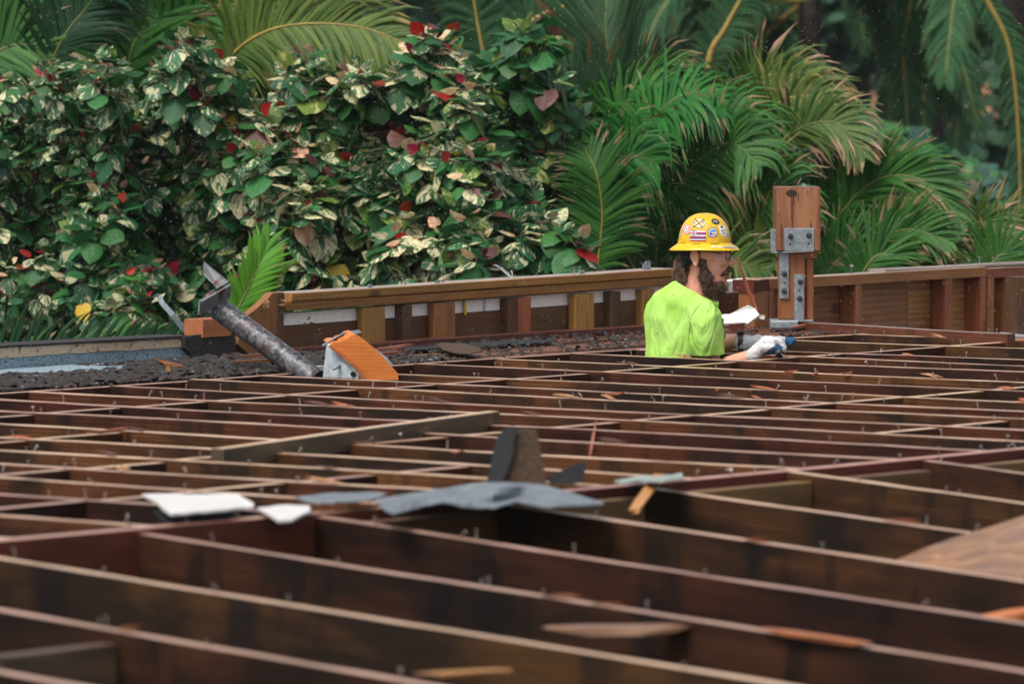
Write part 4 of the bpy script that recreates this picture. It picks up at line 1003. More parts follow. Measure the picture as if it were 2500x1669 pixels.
for sh_, tips in ((sh2, ((428, 82, 1.1), (470, 92, 1.1), (445, 125, 1.3), (405, 160, 1.2), (490, 165, 1.2), (440, 200, 1.2), (500, 230, 1.2), (550, 160, .9), (575, 195, 1))),
                  (sh1, ((225, 128, 1.3), (262, 138, 1.2), (240, 185, 1.3), (275, 215, 1.2), (120, 165, 1.1), (150, 195, 1.2), (20, 190, 1.1))),
                  (sh3, ((1035, 72, .9), (1062, 92, 1.1), (1015, 120, 1.1), (1090, 105, 1.1), (1050, 150, 1.2), (1120, 150, 1.1), (985, 175, 1.1), (1095, 195, 1.2), (745, 125, 1), (720, 165, 1.1), (780, 190, 1.1), (890, 165, 1), (860, 200, 1.1))),
                  (sh4, ((1262, 62, 1), (1300, 58, 1.1), (1330, 82, 1.1), (1255, 110, 1.1), (1310, 130, 1.2), (1280, 180, 1.2), (1340, 175, 1.1), (1220, 135, .9), (1200, 205, 1), (1360, 230, 1.1)))):
    if sh_ is sh1:
        keep_ = sh_.mixw; sh_.mixw = ((0, 1, 2, 6, 0, 3, 2, 0), (2, 4, 2, 2, 0, 2, 1, 0))
        for (x, y) in ((25, 640), (85, 615), (100, 690)): sh_.spray(D(x, y, 25.9), Vector((.2, -1, .2)).normalized(), .85, 1.6, 8)
        sh_.mixw = keep_
        for (x, y, c_) in ((200, 745, 7),):
            sh_.leaves.append((9, D(x, y, 25.9), Vector((sh_.rr.uniform(-.7, .7), -.3, -.7)), Vector((sh_.rr.uniform(-.6, .6), -1, .5)), .085, c_))
    for (x, y, b_) in tips:
        for q_ in range(2): sh_.spray(D(x+sh_.rr.uniform(-8, 8), y+6*q_, 26.6+.35*q_+sh_.rr.uniform(-.1, .1)), Vector((sh_.rr.uniform(-.5, .5), -1, .3)).normalized(), b_, 1.3-.5*q_, 9)
for s_ in (sh1, sh2, sh3, sh4, sh5): s_.build()
MIXP = ((8, 0, 0, 0, 2, 0, 0, 0), (10, 0, 0, 0, 1.5, 0, 0, 0))
for (x0, x1, t_, b_, lab, sd) in ((1985, 2070, 585, 680, 'small pale green leafy shrub over the right parapet next to the post', 31), (2215, 2290, 585, 690, 'small leafy green shrub low over the right parapet near the picture edge', 32)):
    s_ = Shrub(lab, MIXP, .10, sd, gbase((x0+x1)/2, 27.5), 60)
    for k in range(12): s_.spray(D(s_.rr.uniform(x0, x1), s_.rr.uniform(t_, b_), 27.3+s_.rr.uniform(-.2, .3)), Vector((s_.rr.uniform(-.3, .3), -1, .3)).normalized(), 1)
    r_ = s_.build(); del r_['group']; r_.name = 'leafy_shrub'; r_['category'] = 'shrub'


# ------------------------------------------------------------------ palm fronds
def catmull(P, n):
    P = [Vector(p) for p in P]; Q = [P[0]*2-P[1]] + P + [P[-1]*2-P[-2]]; out = []
    m = len(P)-1
    for i in range(n+1):
        t = i/n*m; k = min(int(t), m-1); u = t-k; a, b, c, d = Q[k:k+4]
        out.append(.5*((2*b) + (c-a)*u + (2*a-5*b+4*c-d)*u*u + (-a+3*b-3*c+d)*u**3))
    return out
def frond(parent, pts, L, n=48, mat='green', N=None, ang=55, droop=.5, sides=(1, -1), w=.022, start=.12, seed=0, stem='rachis_g', rr_=.008, wmul=1.0, curl=0.0, lenprof=None, segs=4):
    """feather leaf: stem curve pts (world), leaflets of length L to both sides"""
    rr = random.Random(seed*7+3); n = int(n*1.55); n += n % 2; w = w*.72; cur = catmull(pts, n)
    N = (N or Vector((0, -1, .35))).normalized()
    m = len(cur); rs = [rr_*(1.15 - .95*i/(m-1)) for i in range(m)]
    st = cur[::2] if m > 30 else cur
    o = tube('frond', [cur[i] for i in range(0, m, 2)], [rs[i] for i in range(0, m, 2)], M[stem], parent, 6)
    LB = LeafBatch(); org = o.matrix_local.translation.copy() if not parent else (PW(o).translation)
    for i in range(m):
        t = i/(m-1)
        if t < start: continue
        T = (cur[min(i+1, m-1)] - cur[max(i-1, 0)]).normalized(); Sd = T.cross(N).normalized(); Nn = Sd.cross(T)
        lp = lenprof(t) if lenprof else math.sin(math.pi*min(1, (t-start)/(1-start)*.86+.12))**.55
        for sg in sides:
            a = rad(ang*(1.15-.6*t) + rr.uniform(-7, 7)); l = L*lp*rr.uniform(.82, 1.1)
            d = T*math.cos(a) + Sd*sg*math.sin(a) + Nn*rr.uniform(-.05, .28)
            d.normalize(); p = cur[i] + T*rr.uniform(-.3, .3)*.02; ww = w*wmul*rr.uniform(.8, 1.15); tint = (rr.random(), rr.random(), rr.random())
            v = []; uv = []; f = []; pp = p.copy(); dd = d.copy(); dr = droop*rr.uniform(.5, 1.6)
            for k in range(segs+1):
                u = k/segs; wd = ww*(.45+.9*math.sin(math.pi*min(1, u*.75+.12)))*(1 - u**3)*.5 + .0008
                wx = dd.cross(Nn); 
                if wx.length < .1: wx = dd.cross(Vector((1, 0, 0)))
                wx.normalize(); up_ = wx.cross(dd)*-1
                v += [pp - wx*wd + up_*wd*.35, pp, pp + wx*wd + up_*wd*.35]; uv += [(0, u), (.5, u), (1, u)]
                dd = (dd + Vector((0, 0, -1))*dr*u/segs*1.6 + T*curl/segs).normalized(); pp = pp + dd*l/segs
            for k in range(segs):
                for j in (0, 1): f.append((k*3+j, k*3+j+1, k*3+j+4, k*3+j+3))
            LB.add([a_ - org for a_ in v], f, uv, Matrix.Identity(4), tint, 0)
    me = mesh('leaflets', LB.v, LB.f, smooth=True); finish(me, LB.uv, LB.tint)
    q_ = link('leaflets', me, o, FM[mat], Matrix.Translation(org)); q_['kind'] = 'stuff'
    return o
def palm(name, base, label, group=None): return empty(name, base, label, 'palm', group)
def trunk(parent, base, top, r0, r1, mat='bark', n=12, bend=.15):
    mid = (base+top)/2 + Vector((bend, bend*.5, 0)); c = catmull([base, mid, top], 24); rs = [(r0+(r1-r0)*i/24)*(1+.06*(i % 2)) for i in range(25)]
    return tube('trunk', c, rs, M[mat], parent, n)
def F(par, pp, L, **kw):   # pp: list of (px,py,Y)
    return frond(par, [D(*p) for p in pp], L, **kw)
Yb = 27.5
pr = palm('feather_palm', gbase(1640, 27.9), 'large feather palm with many bright green arching fronds behind the worker')
trunk(pr, gbase(1640, 27.9), D(1625, 640, 27.9), .07, .05)
F(pr, [(1640, 560, 28.2), (1560, 330, 28.1), (1500, 190, 28.0), (1478, 60, 28.0), (1490, -90, 28.1)], .62, n=58, mat='pale', ang=38, droop=.25, seed=1, w=.03, start=.3)
F(pr, [(1600, 300, 28.4), (1545, 232, 28.3), (1575, 185, 28.2), (1640, 178, 28.1), (1700, 250, 28.0)], .26, n=30, mat='dry', ang=60, droop=1.4, seed=2, stem='rachis', w=.02)
F(pr, [(1650, 640, 28.0), (1585, 440, 27.8), (1470, 270, 27.6), (1350, 165, 27.5)], .42, n=60, mat='pale', ang=70, droop=1.0, seed=3, w=.024)
F(pr, [(1660, 640, 27.8), (1565, 520, 27.6), (1490, 330, 27.4), (1560, 225, 27.3), (1690, 205, 27.2)], .50, n=72, mat='green', ang=80, droop=2.4, seed=4, w=.030, N=Vector((0, -.5, 1)))
F(pr, [(1690, 640, 27.9), (1640, 460, 27.5), (1700, 300, 27.3), (1790, 260, 27.2), (1830, 330, 27.1)], .48, n=66, mat='green', ang=75, droop=2.3, seed=5, w=.030, N=Vector((0, -.5, 1)))
F(pr, [(1560, 640, 27.3), (1520, 500, 27.1), (1560, 340, 27.0), (1660, 235, 26.9), (1760, 240, 26.9)], .50, n=70, mat='emerald', ang=82, droop=2.6, seed=6, w=.034, N=Vector((0, -.6, 1)))
F(pr, [(1700, 600, 28.3), (1750, 330, 28.2), (1840, 200, 28.1), (1950, 190, 28.0), (2030, 280, 27.9)], .32, n=60, mat='dry', ang=65, droop=2.0, seed=7, stem='rachis', w=.02)
F(pr, [(1730, 640, 28.0), (1800, 400, 27.8), (1890, 260, 27.7), (1990, 240, 27.6), (2050, 330, 27.5)], .34, n=60, mat='olive', ang=60, droop=2.0, seed=8, stem='rachis', w=.022)
F(pr, [(1740, 660, 27.7), (1830, 480, 27.5), (1930, 330, 27.4), (2040, 300, 27.3), (2110, 380, 27.2)], .34, n=54, mat='dry', ang=55, droop=1.6, seed=9, w=.02)
F(pr, [(1600, 680, 27.2), (1610, 560, 27.0), (1680, 420, 26.9), (1780, 350, 26.8), (1850, 400, 26.7)], .42, n=60, mat='green', ang=75, droop=2.2, seed=10, w=.026)
F(pr, [(1560, 680, 26.9), (1500, 560, 26.8), (1470, 450, 26.7), (1530, 380, 26.6), (1600, 400, 26.6)], .36, n=54, mat='emerald', ang=75, droop=2.0, seed=11, w=.024)
F(pr, [(1455, 700, 26.5), (1462, 620, 26.5), (1470, 520, 26.5), (1455, 420, 26.5), (1420, 350, 26.6)], .30, n=56, mat='green', ang=60, droop=.8, seed=12, w=.02, stem='rachis', rr_=.006)
F(pr, [(1440, 640, 26.9), (1420, 520, 26.9), (1350, 430, 26.8), (1235, 412, 26.8)], .30, n=46, mat='olive', ang=75, droop=1.1, seed=13, w=.022)
F(pr, [(1450, 560, 27.0), (1400, 440, 27.0), (1330, 380, 27.0), (1240, 370, 27.0)], .26, n=34, mat='dry', ang=70, droop=-.3, seed=14, w=.014)
F(pr, [(1720, 700, 27.2), (1735, 600, 27.0), (1800, 500, 26.9), (1890, 470, 26.8), (1960, 540, 26.7)], .38, n=56, mat='green', ang=70, droop=1.8, seed=15, w=.024)
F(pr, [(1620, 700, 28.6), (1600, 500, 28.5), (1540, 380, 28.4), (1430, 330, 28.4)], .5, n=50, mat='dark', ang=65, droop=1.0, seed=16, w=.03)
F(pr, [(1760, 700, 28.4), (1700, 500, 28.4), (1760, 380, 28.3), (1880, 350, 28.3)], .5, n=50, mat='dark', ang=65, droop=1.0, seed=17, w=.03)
F(pr, [(1800, 720, 27.0), (1800, 640, 26.9), (1850, 585, 26.8), (1920, 610, 26.8)], .28, n=30, mat='olive', ang=70, droop=1.0, seed=18, w=.024)
F(pr, [(1700, 720, 26.9), (1750, 640, 26.8), (1800, 640, 26.7), (1880, 660, 26.7)], .24, n=26, mat='dry', ang=75, droop=1.2, seed=19, w=.02)
for k, (pp, m_) in enumerate((([(1640, 680, 28.6), (1500, 560, 28.9), (1400, 500, 29.2), (1330, 560, 29.4)], 'dark'), ([(1640, 680, 28.6), (1640, 500, 28.9), (1650, 330, 29.2), (1700, 240, 29.4)], 'dark'),
                  ([(1640, 680, 28.6), (1850, 520, 28.9), (1960, 480, 29.2), (2050, 560, 29.4)], 'dark'), ([(1640, 680, 28.3), (1560, 620, 28.2), (1500, 580, 28.2), (1440, 640, 28.1)], 'dark'))):
    F(pr, pp, .55, n=44, mat=m_, ang=65, droop=1.1, seed=40+k, w=.03)
p2 = palm('feather_palm', gbase(2150, 27.8), 'feather palm with long combed green leaflets sweeping right over the right parapet')
F(p2, [(1960, 700, 27.6), (2040, 540, 27.4), (2140, 440, 27.3), (2250, 440, 27.2), (2350, 540, 27.1)], .34, n=66, mat='green', ang=38, droop=.7, seed=21, w=.024)
F(p2, [(1960, 700, 27.9), (2010, 560, 27.8), (2080, 480, 27.7), (2190, 450, 27.6), (2290, 500, 27.5)], .32, n=58, mat='olive', ang=45, droop=.6, seed=22, w=.022)
F(p2, [(2030, 720, 27.2), (2110, 620, 27.1), (2210, 560, 27.0), (2320, 590, 26.9)], .30, n=50, mat='green', ang=45, droop=.6, seed=23, w=.022)
F(p2, [(2200, 720, 27.5), (2290, 610, 27.4), (2390, 540, 27.3), (2480, 600, 27.2)], .26, n=50, mat='dry', ang=45, droop=.6, seed=24, w=.02)
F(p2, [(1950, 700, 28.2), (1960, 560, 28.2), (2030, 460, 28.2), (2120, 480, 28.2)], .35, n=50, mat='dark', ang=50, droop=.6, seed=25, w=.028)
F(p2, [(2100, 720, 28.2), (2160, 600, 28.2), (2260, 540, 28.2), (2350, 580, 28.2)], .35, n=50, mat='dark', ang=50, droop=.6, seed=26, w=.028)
F(p2, [(2280, 720, 28.0), (2350, 640, 28.0), (2440, 600, 28.0), (2540, 640, 28.0)], .4, n=40, mat='olive', ang=50, droop=.6, seed=27, w=.024)
for k, (a, b, Y, m_) in enumerate(((2000, 120, 27.0, 'green'), (2090, 100, 26.9, 'green'), (2180, 90, 27.1, 'olive'), (2400, 80, 26.9, 'green'))):
    F(p2, [(a, 720, Y), (a+b*.2, 660, Y), (a+b*.6, 620, Y), (a+b*1.3, 640, Y)], .3, n=30, mat=m_, ang=50, droop=.7, seed=60+k, w=.02)
p3 = palm('feather_palm', gbase(120, 28.6), 'dark feather palm with a pinkish upright stem in the top left corner')
F(p3, [(60, 380, 28.3), (85, 160, 28.3), (100, 60, 28.3), (106, -70, 28.3)], .52, n=56, mat='dark', ang=70, droop=1.0, seed=31, stem='rachis_p', rr_=.022, w=.034, start=.2)
F(p3, [(-120, 260, 28.0), (-40, 150, 28.0), (60, 110, 28.0), (160, 190, 28.0)], .42, n=44, mat='green', ang=60, droop=1.0, seed=32, w=.03)
F(p3, [(60, 340, 28.1), (140, 120, 28.0), (210, 20, 28.0), (260, -40, 27.9)], .45, n=44, mat='dark', ang=50, droop=.9, seed=33, w=.032)
F(p3, [(-60, 300, 28.6), (0, 120, 28.6), (-20, 0, 28.6), (-80, -60, 28.6)], .55, n=44, mat='dark', ang=60, droop=.9, seed=34, w=.034)
p4 = palm('feather_palm', gbase(420, 28.9), 'feather palm with a long arching olive frond above the variegated shrubs')
F(p4, [(250, 420, 28.7), (330, 230, 28.6), (410, 100, 28.5), (520, 25, 28.4), (700, -10, 28.3)], .55, n=66, mat='green', ang=55, droop=.8, seed=35, w=.034, stem='rachis_g', rr_=.012)
F(p4, [(440, 330, 28.2), (545, 160, 28.0), (640, 82, 27.9), (760, 58, 27.8), (900, 72, 27.7), (1035, 128, 27.6)], .42, n=74, mat='olive', ang=58, droop=1.6, seed=36, w=.030, stem='rachis', rr_=.011, start=.1)
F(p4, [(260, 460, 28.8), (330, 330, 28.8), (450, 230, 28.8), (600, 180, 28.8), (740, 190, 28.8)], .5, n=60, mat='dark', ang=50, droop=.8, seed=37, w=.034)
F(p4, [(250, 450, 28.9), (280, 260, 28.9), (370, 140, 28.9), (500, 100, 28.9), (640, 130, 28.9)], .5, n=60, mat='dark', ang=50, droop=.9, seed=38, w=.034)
F(p4, [(260, 430, 28.5), (300, 250, 28.5), (330, 100, 28.5), (430, -20, 28.5), (560, -60, 28.5)], .5, n=60, mat='green', ang=50, droop=.6, seed=39, w=.034)
F(p4, [(600, 330, 28.6), (680, 180, 28.6), (800, 110, 28.6), (930, 150, 28.6)], .38, n=50, mat='green', ang=60, droop=1.4, seed=49, w=.03)
p5 = palm('feather_palm', gbase(180, 26.0), 'low palm with dark comb like leaflets over the roof curb at lower left')
F(p5, [(-150, 905, 25.6), (0, 880, 25.5), (180, 862, 25.4), (350, 845, 25.3), (480, 812, 25.2)], .34, n=22, mat='dark', ang=66, droop=.8, seed=51, w=.026, sides=(-1,), N=Vector((0, -1, .1)), start=.02, lenprof=lambda t: 1-.45*t)
F(p5, [(-150, 880, 25.7), (60, 860, 25.7), (260, 850, 25.7), (500, 820, 25.7)], .20, n=18, mat='green', ang=60, droop=.6, seed=52, w=.022, sides=(-1,), start=.3)
p6 = palm('young_palm', gbase(600, 24.9), 'young bright green palm leaf rising behind the notched plank end')
F(p6, [(560, 800, 24.85), (588, 740, 24.85), (622, 672, 24.85), (652, 600, 24.9)], .21, n=26, mat='bright', ang=40, droop=.35, seed=53, w=.024, sides=(-1, 1), N=Vector((0, -1, 0)), start=.2, stem='rachis_g', rr_=.007, lenprof=lambda t: .55+.4*math.sin(3*t))
F(p6, [(575, 800, 24.95), (610, 745, 24.95), (640, 690, 24.95), (680, 650, 25.0)], .20, n=26, mat='bright', ang=30, droop=.1, seed=54, w=.022, start=.2)

# ------------------------------------------------------------------ coconut palms and trees in the background
def tall_palm(x, y, Y, r, label, nf, fl, top=None, seed=0, mat='bark', crown=True, lean=0):
    rr = random.Random(seed); b = gbase(x - lean, Y); tp = D(x, y, Y)
    root = empty('coconut_palm', b, label, 'palm', 'coconut palms in the blurred background')
    trunk(root, b, tp, r*1.25, r, mat, bend=0.1)
    if crown:
        for k in range(nf):
            az = k*2.4 + rr.uniform(-.3, .3); el = rr.uniform(-.5, 1.1); L = fl*rr.uniform(.8, 1.15)
            d = Vector((math.cos(az), math.sin(az)*.8, 0)); p = tp.copy(); pts = [p]
            for s_ in range(4):
                e = el - s_*rr.uniform(.35, .6); p = p + (d*math.cos(e) + Vector((0, 0, 1))*math.sin(e))*L/4; pts.append(p)
            frond(root, pts, .62, n=44, mat='far', N=Vector((0, 0, 1)), ang=60, droop=2.2, seed=seed*20+k, w=.06, stem='rachis_g' if rr.random() < .6 else 'rachis', rr_=.03, segs=3)
    return root
tall_palm(1975, 0, 52, .105, 'blurred coconut palm with the dark trunk standing right above the bracketed post', 13, 3.2, seed=1)
tall_palm(2475, -260, 46, .15, 'thick dark coconut trunk at the right picture edge', 12, 4.2, seed=2, lean=-40)
tall_palm(1085, -420, 62, .18, 'thick dark coconut trunk above the red tipped hibiscus', 12, 4.0, seed=3)
tall_palm(990, -500, 70, .13, 'slimmer dark coconut trunk left of the thick one', 10, 4.0, seed=4)
tall_palm(915, -600, 78, .16, 'pale blurred coconut trunk at the top left of centre', 10, 4.0, seed=5, mat='barkl')
tall_palm(2090, -120, 75, .13, 'blurred coconut palm whose dark lower trunk crosses the orange earth patch', 12, 3.6, seed=6)
tall_palm(1380, -300, 66, .12, 'blurred coconut palm behind the pale upright fan', 12, 3.6, seed=7)
tall_palm(1800, -250, 58, .1, 'blurred coconut palm above the hard hat', 13, 3.8, seed=8)
tall_palm(2260, -330, 60, .12, 'blurred coconut palm between the orange patch and the right edge', 13, 4.2, seed=9)
tall_palm(300, -380, 60, .14, 'dark coconut palm behind the upper left fronds', 12, 4.0, seed=10)
tall_palm(700, -420, 66, .14, 'dark coconut palm above the arching olive frond', 12, 4.0, seed=11)
# long arching yellow stems close in the background
def armed(lab, pts, L, seed, mat='olive', r=.02):
    b = gbase(pts[0][0], pts[0][2]); root = palm('bent_palm', b, lab); frond(root, [D(*p) for p in pts], L, n=50, mat=mat, ang=60, droop=1.8, seed=seed, w=.035, stem='rachis', rr_=r, start=.15)
armed('blurred arching yellow stem to the right of the tall pale fan', [(1725, 480, 36), (1728, 170, 36), (1770, 70, 36), (1850, -60, 36), (1950, -140, 36)], .25, 71, 'far', .03)
armed('long drooping yellow frond at the upper right', [(2300, -160, 38), (2420, 20, 38), (2470, 150, 38), (2490, 420, 38), (2480, 620, 38)], .22, 72, 'far', .022)
armed('thin pale yellow stalk rising above the red tipped hibiscus', [(1186, 300, 32), (1184, 165, 32), (1170, 80, 32), (1150, -40, 32), (1130, -160, 32)], .3, 73, 'far', .016)
armed('curved brownish frond arching over the green hibiscus tip', [(1240, 160, 34), (1290, 60, 34), (1400, 10, 34), (1560, -10, 34)], .35, 74, 'far', .022)
# understorey bushes and the wood behind
def blob_tree(name, x, y, Y, rx, rz, n, leaf, mats, label, cat, seed, group=None, th=True):
    rr = random.Random(seed); c = D(x, y, Y); base = Vector((c.x, c.y, -3.5)); root = empty(name, base, label, cat, group)
    LB = LeafBatch()
    lumps = [(Vector((rr.uniform(-1, 1)*rx*.6, rr.uniform(-1, 1)*rx*.6, rr.uniform(-.7, .7)*rz)), rr.uniform(.3, .55)) for _ in range(9)]
    for k in range(n):
        lc, lr = lumps[rr.randrange(9)]; d = Vector((rr.gauss(0, 1), rr.gauss(0, 1), rr.gauss(0, 1))).normalized()*lr*rr.uniform(.7, 1.05)
        p = c - base + lc + Vector((d.x*rx, d.y*rx, d.z*rz)); v, f, uv = GEO[rr.randrange(14)]
        nn = (d + Vector((0, -.3, .6))).normalized(); dd = Vector((rr.uniform(-1, 1), rr.uniform(-1, 1), rr.uniform(-1, .2)))
        LB.add([v[i] for i in (0, 3, 6, 9, 13, 16)] if False else v[:4] + v[4:], f, uv, Matrix.Translation(p) @ orient(dd, nn) @ Matrix.Scale(leaf*rr.uniform(.6, 1.3), 4), (rr.random(), rr.random(), rr.random()), rr.randrange(len(mats)))
    o = LB.make('crown', root, mats, PW(root), None)
    if th: tube('trunk', [Vector((c.x, c.y, -3.5)), Vector((c.x+.1, c.y, (c.z-3.5)/2)), Vector((c.x, c.y, c.z))], [.12, .1, .05], M['bark'], root, 8)
    return root
DK = leafmat('wood_leaf', (.014, .052, .026), (.028, .085, .042), (.035, .09, .045), rough=.8, tr=.1)  # lifted albedo carries the haze of the far background
DK2 = leafmat('wood_leaf_blue', (.020, .062, .042), (.034, .092, .060), (.04, .10, .06), rough=.8, tr=.1)  # bluer variant, haze painted into its greens as well
BRT = leafmat('bush_leaf_bright', (.025, .12, .03), (.05, .19, .045), (.08, .2, .07), rough=.5, tr=.2)
blob_tree('background_bush', 2120, 365, 44, .75, .30, 700, .14, [BRT], 'small bright green blurred bush below the orange earth patch', 'bush', 81)
blob_tree('background_bush', 2230, 480, 42, 1.1, .55, 1100, .14, [DK2, BRT], 'blurred blue green bush above the right parapet', 'bush', 82)
blob_tree('background_bush', 2400, 560, 40, .7, .35, 600, .13, [BRT, DK2], 'blurred green bush beside the thick trunk at the right edge', 'bush', 83)
blob_tree('background_bush', 2000, 440, 46, 1.0, .5, 900, .15, [DK], 'dark blurred bush behind the bracketed post', 'bush', 84)
k = 0
for (x, y, Y, rx, rz) in ((-100, 60, 52, 2.6, 2.2), (350, 120, 56, 2.8, 2.2), (800, 150, 60, 2.6, 2.2), (1150, 250, 64, 2.6, 2.0), (1500, 150, 68, 3, 2.4), (1750, 60, 72, 2.6, 2.4), (1960, 640, 78, 3, 1.6), (2330, -80, 70, 2.6, .9), (2600, 300, 66, 2.4, 2.2), (2180, -150, 84, 3.6, 1.2), (2350, 560, 72, 3, 1.2), (600, 500, 50, 3.5, 1.6), (1650, 480, 60, 3.2, 1.6)):
    blob_tree('background_tree', x, y, Y, rx, rz, 2300, .26, [DK, DK, DK2], ['dark tree far back behind the upper left corner', 'dark tree behind the left arching fronds', 'dark tree behind the thin trunks left of centre', 'dark tree behind the all green hibiscus', 'dark tree behind the tall pale palm fan', 'dark tree behind the arching yellow stem', 'dark tree mass below the orange earth patch', 'dark tree crown above the right of the orange patch', 'dark tree behind the trunk at the right edge', 'dark tree crown along the top right of the picture', 'dark tree low behind the right parapet palms', 'dark tree hidden mostly behind the variegated shrubs', 'dark tree behind the big feather palm'][k], 'tree', 90+k, 'dark trees of the far background'); k += 1
# far wood
LB = LeafBatch(); rr = random.Random(77)
for k in range(9000):
    x = rr.uniform(-16, 16); Y = rr.uniform(92, 112); z = -3.4 + rr.random()**1.2*(13 + 3*mnoise.noise(Vector((x*.3, Y*.1, 0)))); v, f, uv = GEO[rr.randrange(14)]
    if 4.4 < x*85/Y < 7.6 and -.2 < z - 0 < 1.9: continue
    LB.add(v, f, uv, Matrix.Translation((x, Y, z)) @ orient(Vector((rr.uniform(-1, 1), rr.uniform(-1, 1), -1)), Vector((rr.uniform(-.6, .6), -1, .6))) @ Matrix.Scale(rr.uniform(.5, 1.0), 4), (rr.random(), rr.random(), rr.random()), rr.randrange(2))
o = LB.make('far_wood', None, [DK, DK2]); tag(o, 'dark blurred wood closing the view behind all the palms', 'wood', kind='stuff')
# orange earth bank glimpsed between the trees
v = []; f = []
for i in range(25):
    for j in range(9):
        x = 3.2 + i*.28; z = -3.5 + (4.45 + .5*mnoise.noise(Vector((x, 0, 1)))) * math.sin(j/8*math.pi/2); v.append((x, 87 + 3*(1-math.cos(j/8*math.pi/2)) + .4*mnoise.noise(Vector((x, j, 0))), z))
for i in range(24):
    for j in range(8): a = i*9+j; f.append((a, a+9, a+10, a+1))
tag(link('earth_bank', mesh('earth_bank', v, f, smooth=True), None, M['sandbank']), kind='structure')

# ================================================================== the worker
YP = 21.65
KP = FPX / YP                                   # pixels per metre at the worker
M['skin'] = plain('tanned_skin', (.80, .42, .30), .5, col2=(.66, .29, .19), nscale=9, ndetail=5, bump=.1)
M['beard'] = plain('brown_beard', (.16, .088, .052), .85, col2=(.045, .025, .016), nscale=60, bump=1, lo=.4, hi=.7)
M['hairm'] = plain('long_brown_hair', (.22, .12, .065), .6, col2=(.04, .022, .013), nscale=50, bump=.8)
t = NT('green_shirt'); vec, _ = t.objvec(); nf = t.noise(vec, 300, 2); ns = t.noise(vec, 7, 5, .6)
c = t.mix(t.ramp(ns, [(.35, (0, 0, 0)), (.7, (1, 1, 1))]), (.36, .66, .10), (.52, .84, .22)); t.L(c, t.b.inputs['Base Color']); t.b.inputs['Roughness'].default_value = .85
t.b.inputs['Specular IOR Level'].default_value = .2
vs_, _ = t.objvec((1, 1, .42)); wr = t.noise(vs_, 9, 3, .55, .6); t.bump(t.math('ADD', t.math('MULTIPLY', wr, 1.0), t.math('MULTIPLY', nf, .04)), .9, .05); M['shirt'] = t.m
M['shirt_seam'] = plain('shirt_seam', (.20, .50, .04), .8)
M['glove'] = plain('grey_knit_glove', (.66, .66, .67), .9, col2=(.38, .38, .39), nscale=150, bump=.6, lo=.35, hi=.5)
M['glove_blue'] = plain('blue_rubber_coating', (.004, .085, .24), .45, col2=(.003, .05, .14), nscale=20, bump=.3)
M['helmet'] = plain('yellow_hard_hat', (.80, .50, .012), .3, spec=.5, col2=(.72, .42, .01), nscale=6)
M['bandana'] = plain('black_bandana', (.012, .014, .022), .8, nscale=40, bump=.5)
M['watch'] = plain('black_watch', (.012, .013, .016), .35, nscale=30)
M['frame'] = plain('dark_glasses_frame', (.10, .03, .026), .3)
t = NT('clear_lens'); t.b.inputs['Base Color'].default_value = (.95, .93, .88, 1); t.b.inputs['Roughness'].default_value = .05; t.b.inputs['Alpha'].default_value = .14; t.b.inputs['Specular IOR Level'].default_value = 1.0; M['lens'] = t.m
M['lips'] = plain('lips', (.50, .17, .14), .45); M['eye'] = plain('eye_white', (.7, .66, .62), .2); M['iris'] = plain('eye_iris', (.03, .02, .015), .1)
M['trousers'] = plain('grey_work_trousers', (.06, .06, .065), .9, nscale=12); M['boot'] = plain('brown_boot', (.05, .03, .02), .8)
M['tattoo'] = plain('tattoo_ink', (.06, .045, .05), .6)

def ell(bm, c, r, rot=None, sub=3):
    g = bmesh.ops.create_icosphere(bm, subdivisions=sub, radius=1.0)
    Mx = Matrix.Translation(c) @ (rot.to_4x4() if rot else Matrix.Identity(4)) @ Matrix.Diagonal((*(r if hasattr(r, '__len__') else (r, r, r)), 1))
    bmesh.ops.transform(bm, matrix=Mx, verts=g['verts'])
def limb(bm, pts, rs, n=14, sub=2):
    """chain of tapered segments with round joints"""
    pts = [Vector(p) for p in pts]
    v, f = tube_geo(catmull(pts, (len(pts)-1)*5), [rs[0]]*((len(pts)-1)*5+1), n)
    cur = catmull(pts, (len(pts)-1)*5); rr_ = []
    for i in range(len(cur)):
        u = i/5; k = min(int(u), len(rs)-2); w = u-k; rr_.append(rs[k]*(1-w)+rs[k+1]*w)
    v, f = tube_geo(cur, rr_, n)
    vs = [bm.verts.new(p) for p in v]
    for q_ in f: bm.faces.new([vs[i] for i in q_])
    ell(bm, pts[0], rs[0], sub=sub); ell(bm, pts[-1], rs[-1], sub=sub)
def rings(bm, R_, n=28, sup=2.0):
    """closed loft of ellipses (centre, half width vector, half depth vector)"""
    rows = []
    for c, a, b in R_:
        row = []
        for k in range(n):
            t_ = 2*math.pi*k/n; ca, sa = math.cos(t_), math.sin(t_)
            row.append(bm.verts.new(Vector(c) + a*(abs(ca)**(2/sup)*math.copysign(1, ca)) + b*(abs(sa)**(2/sup)*math.copysign(1, sa))))
        rows.append(row)
    for r0, r1 in zip(rows[:-1], rows[1:]):
        for k in range(n): bm.faces.new((r0[k], r0[(k+1) % n], r1[(k+1) % n], r1[k]))
    bm.faces.new(rows[0][::-1]); bm.faces.new(rows[-1])
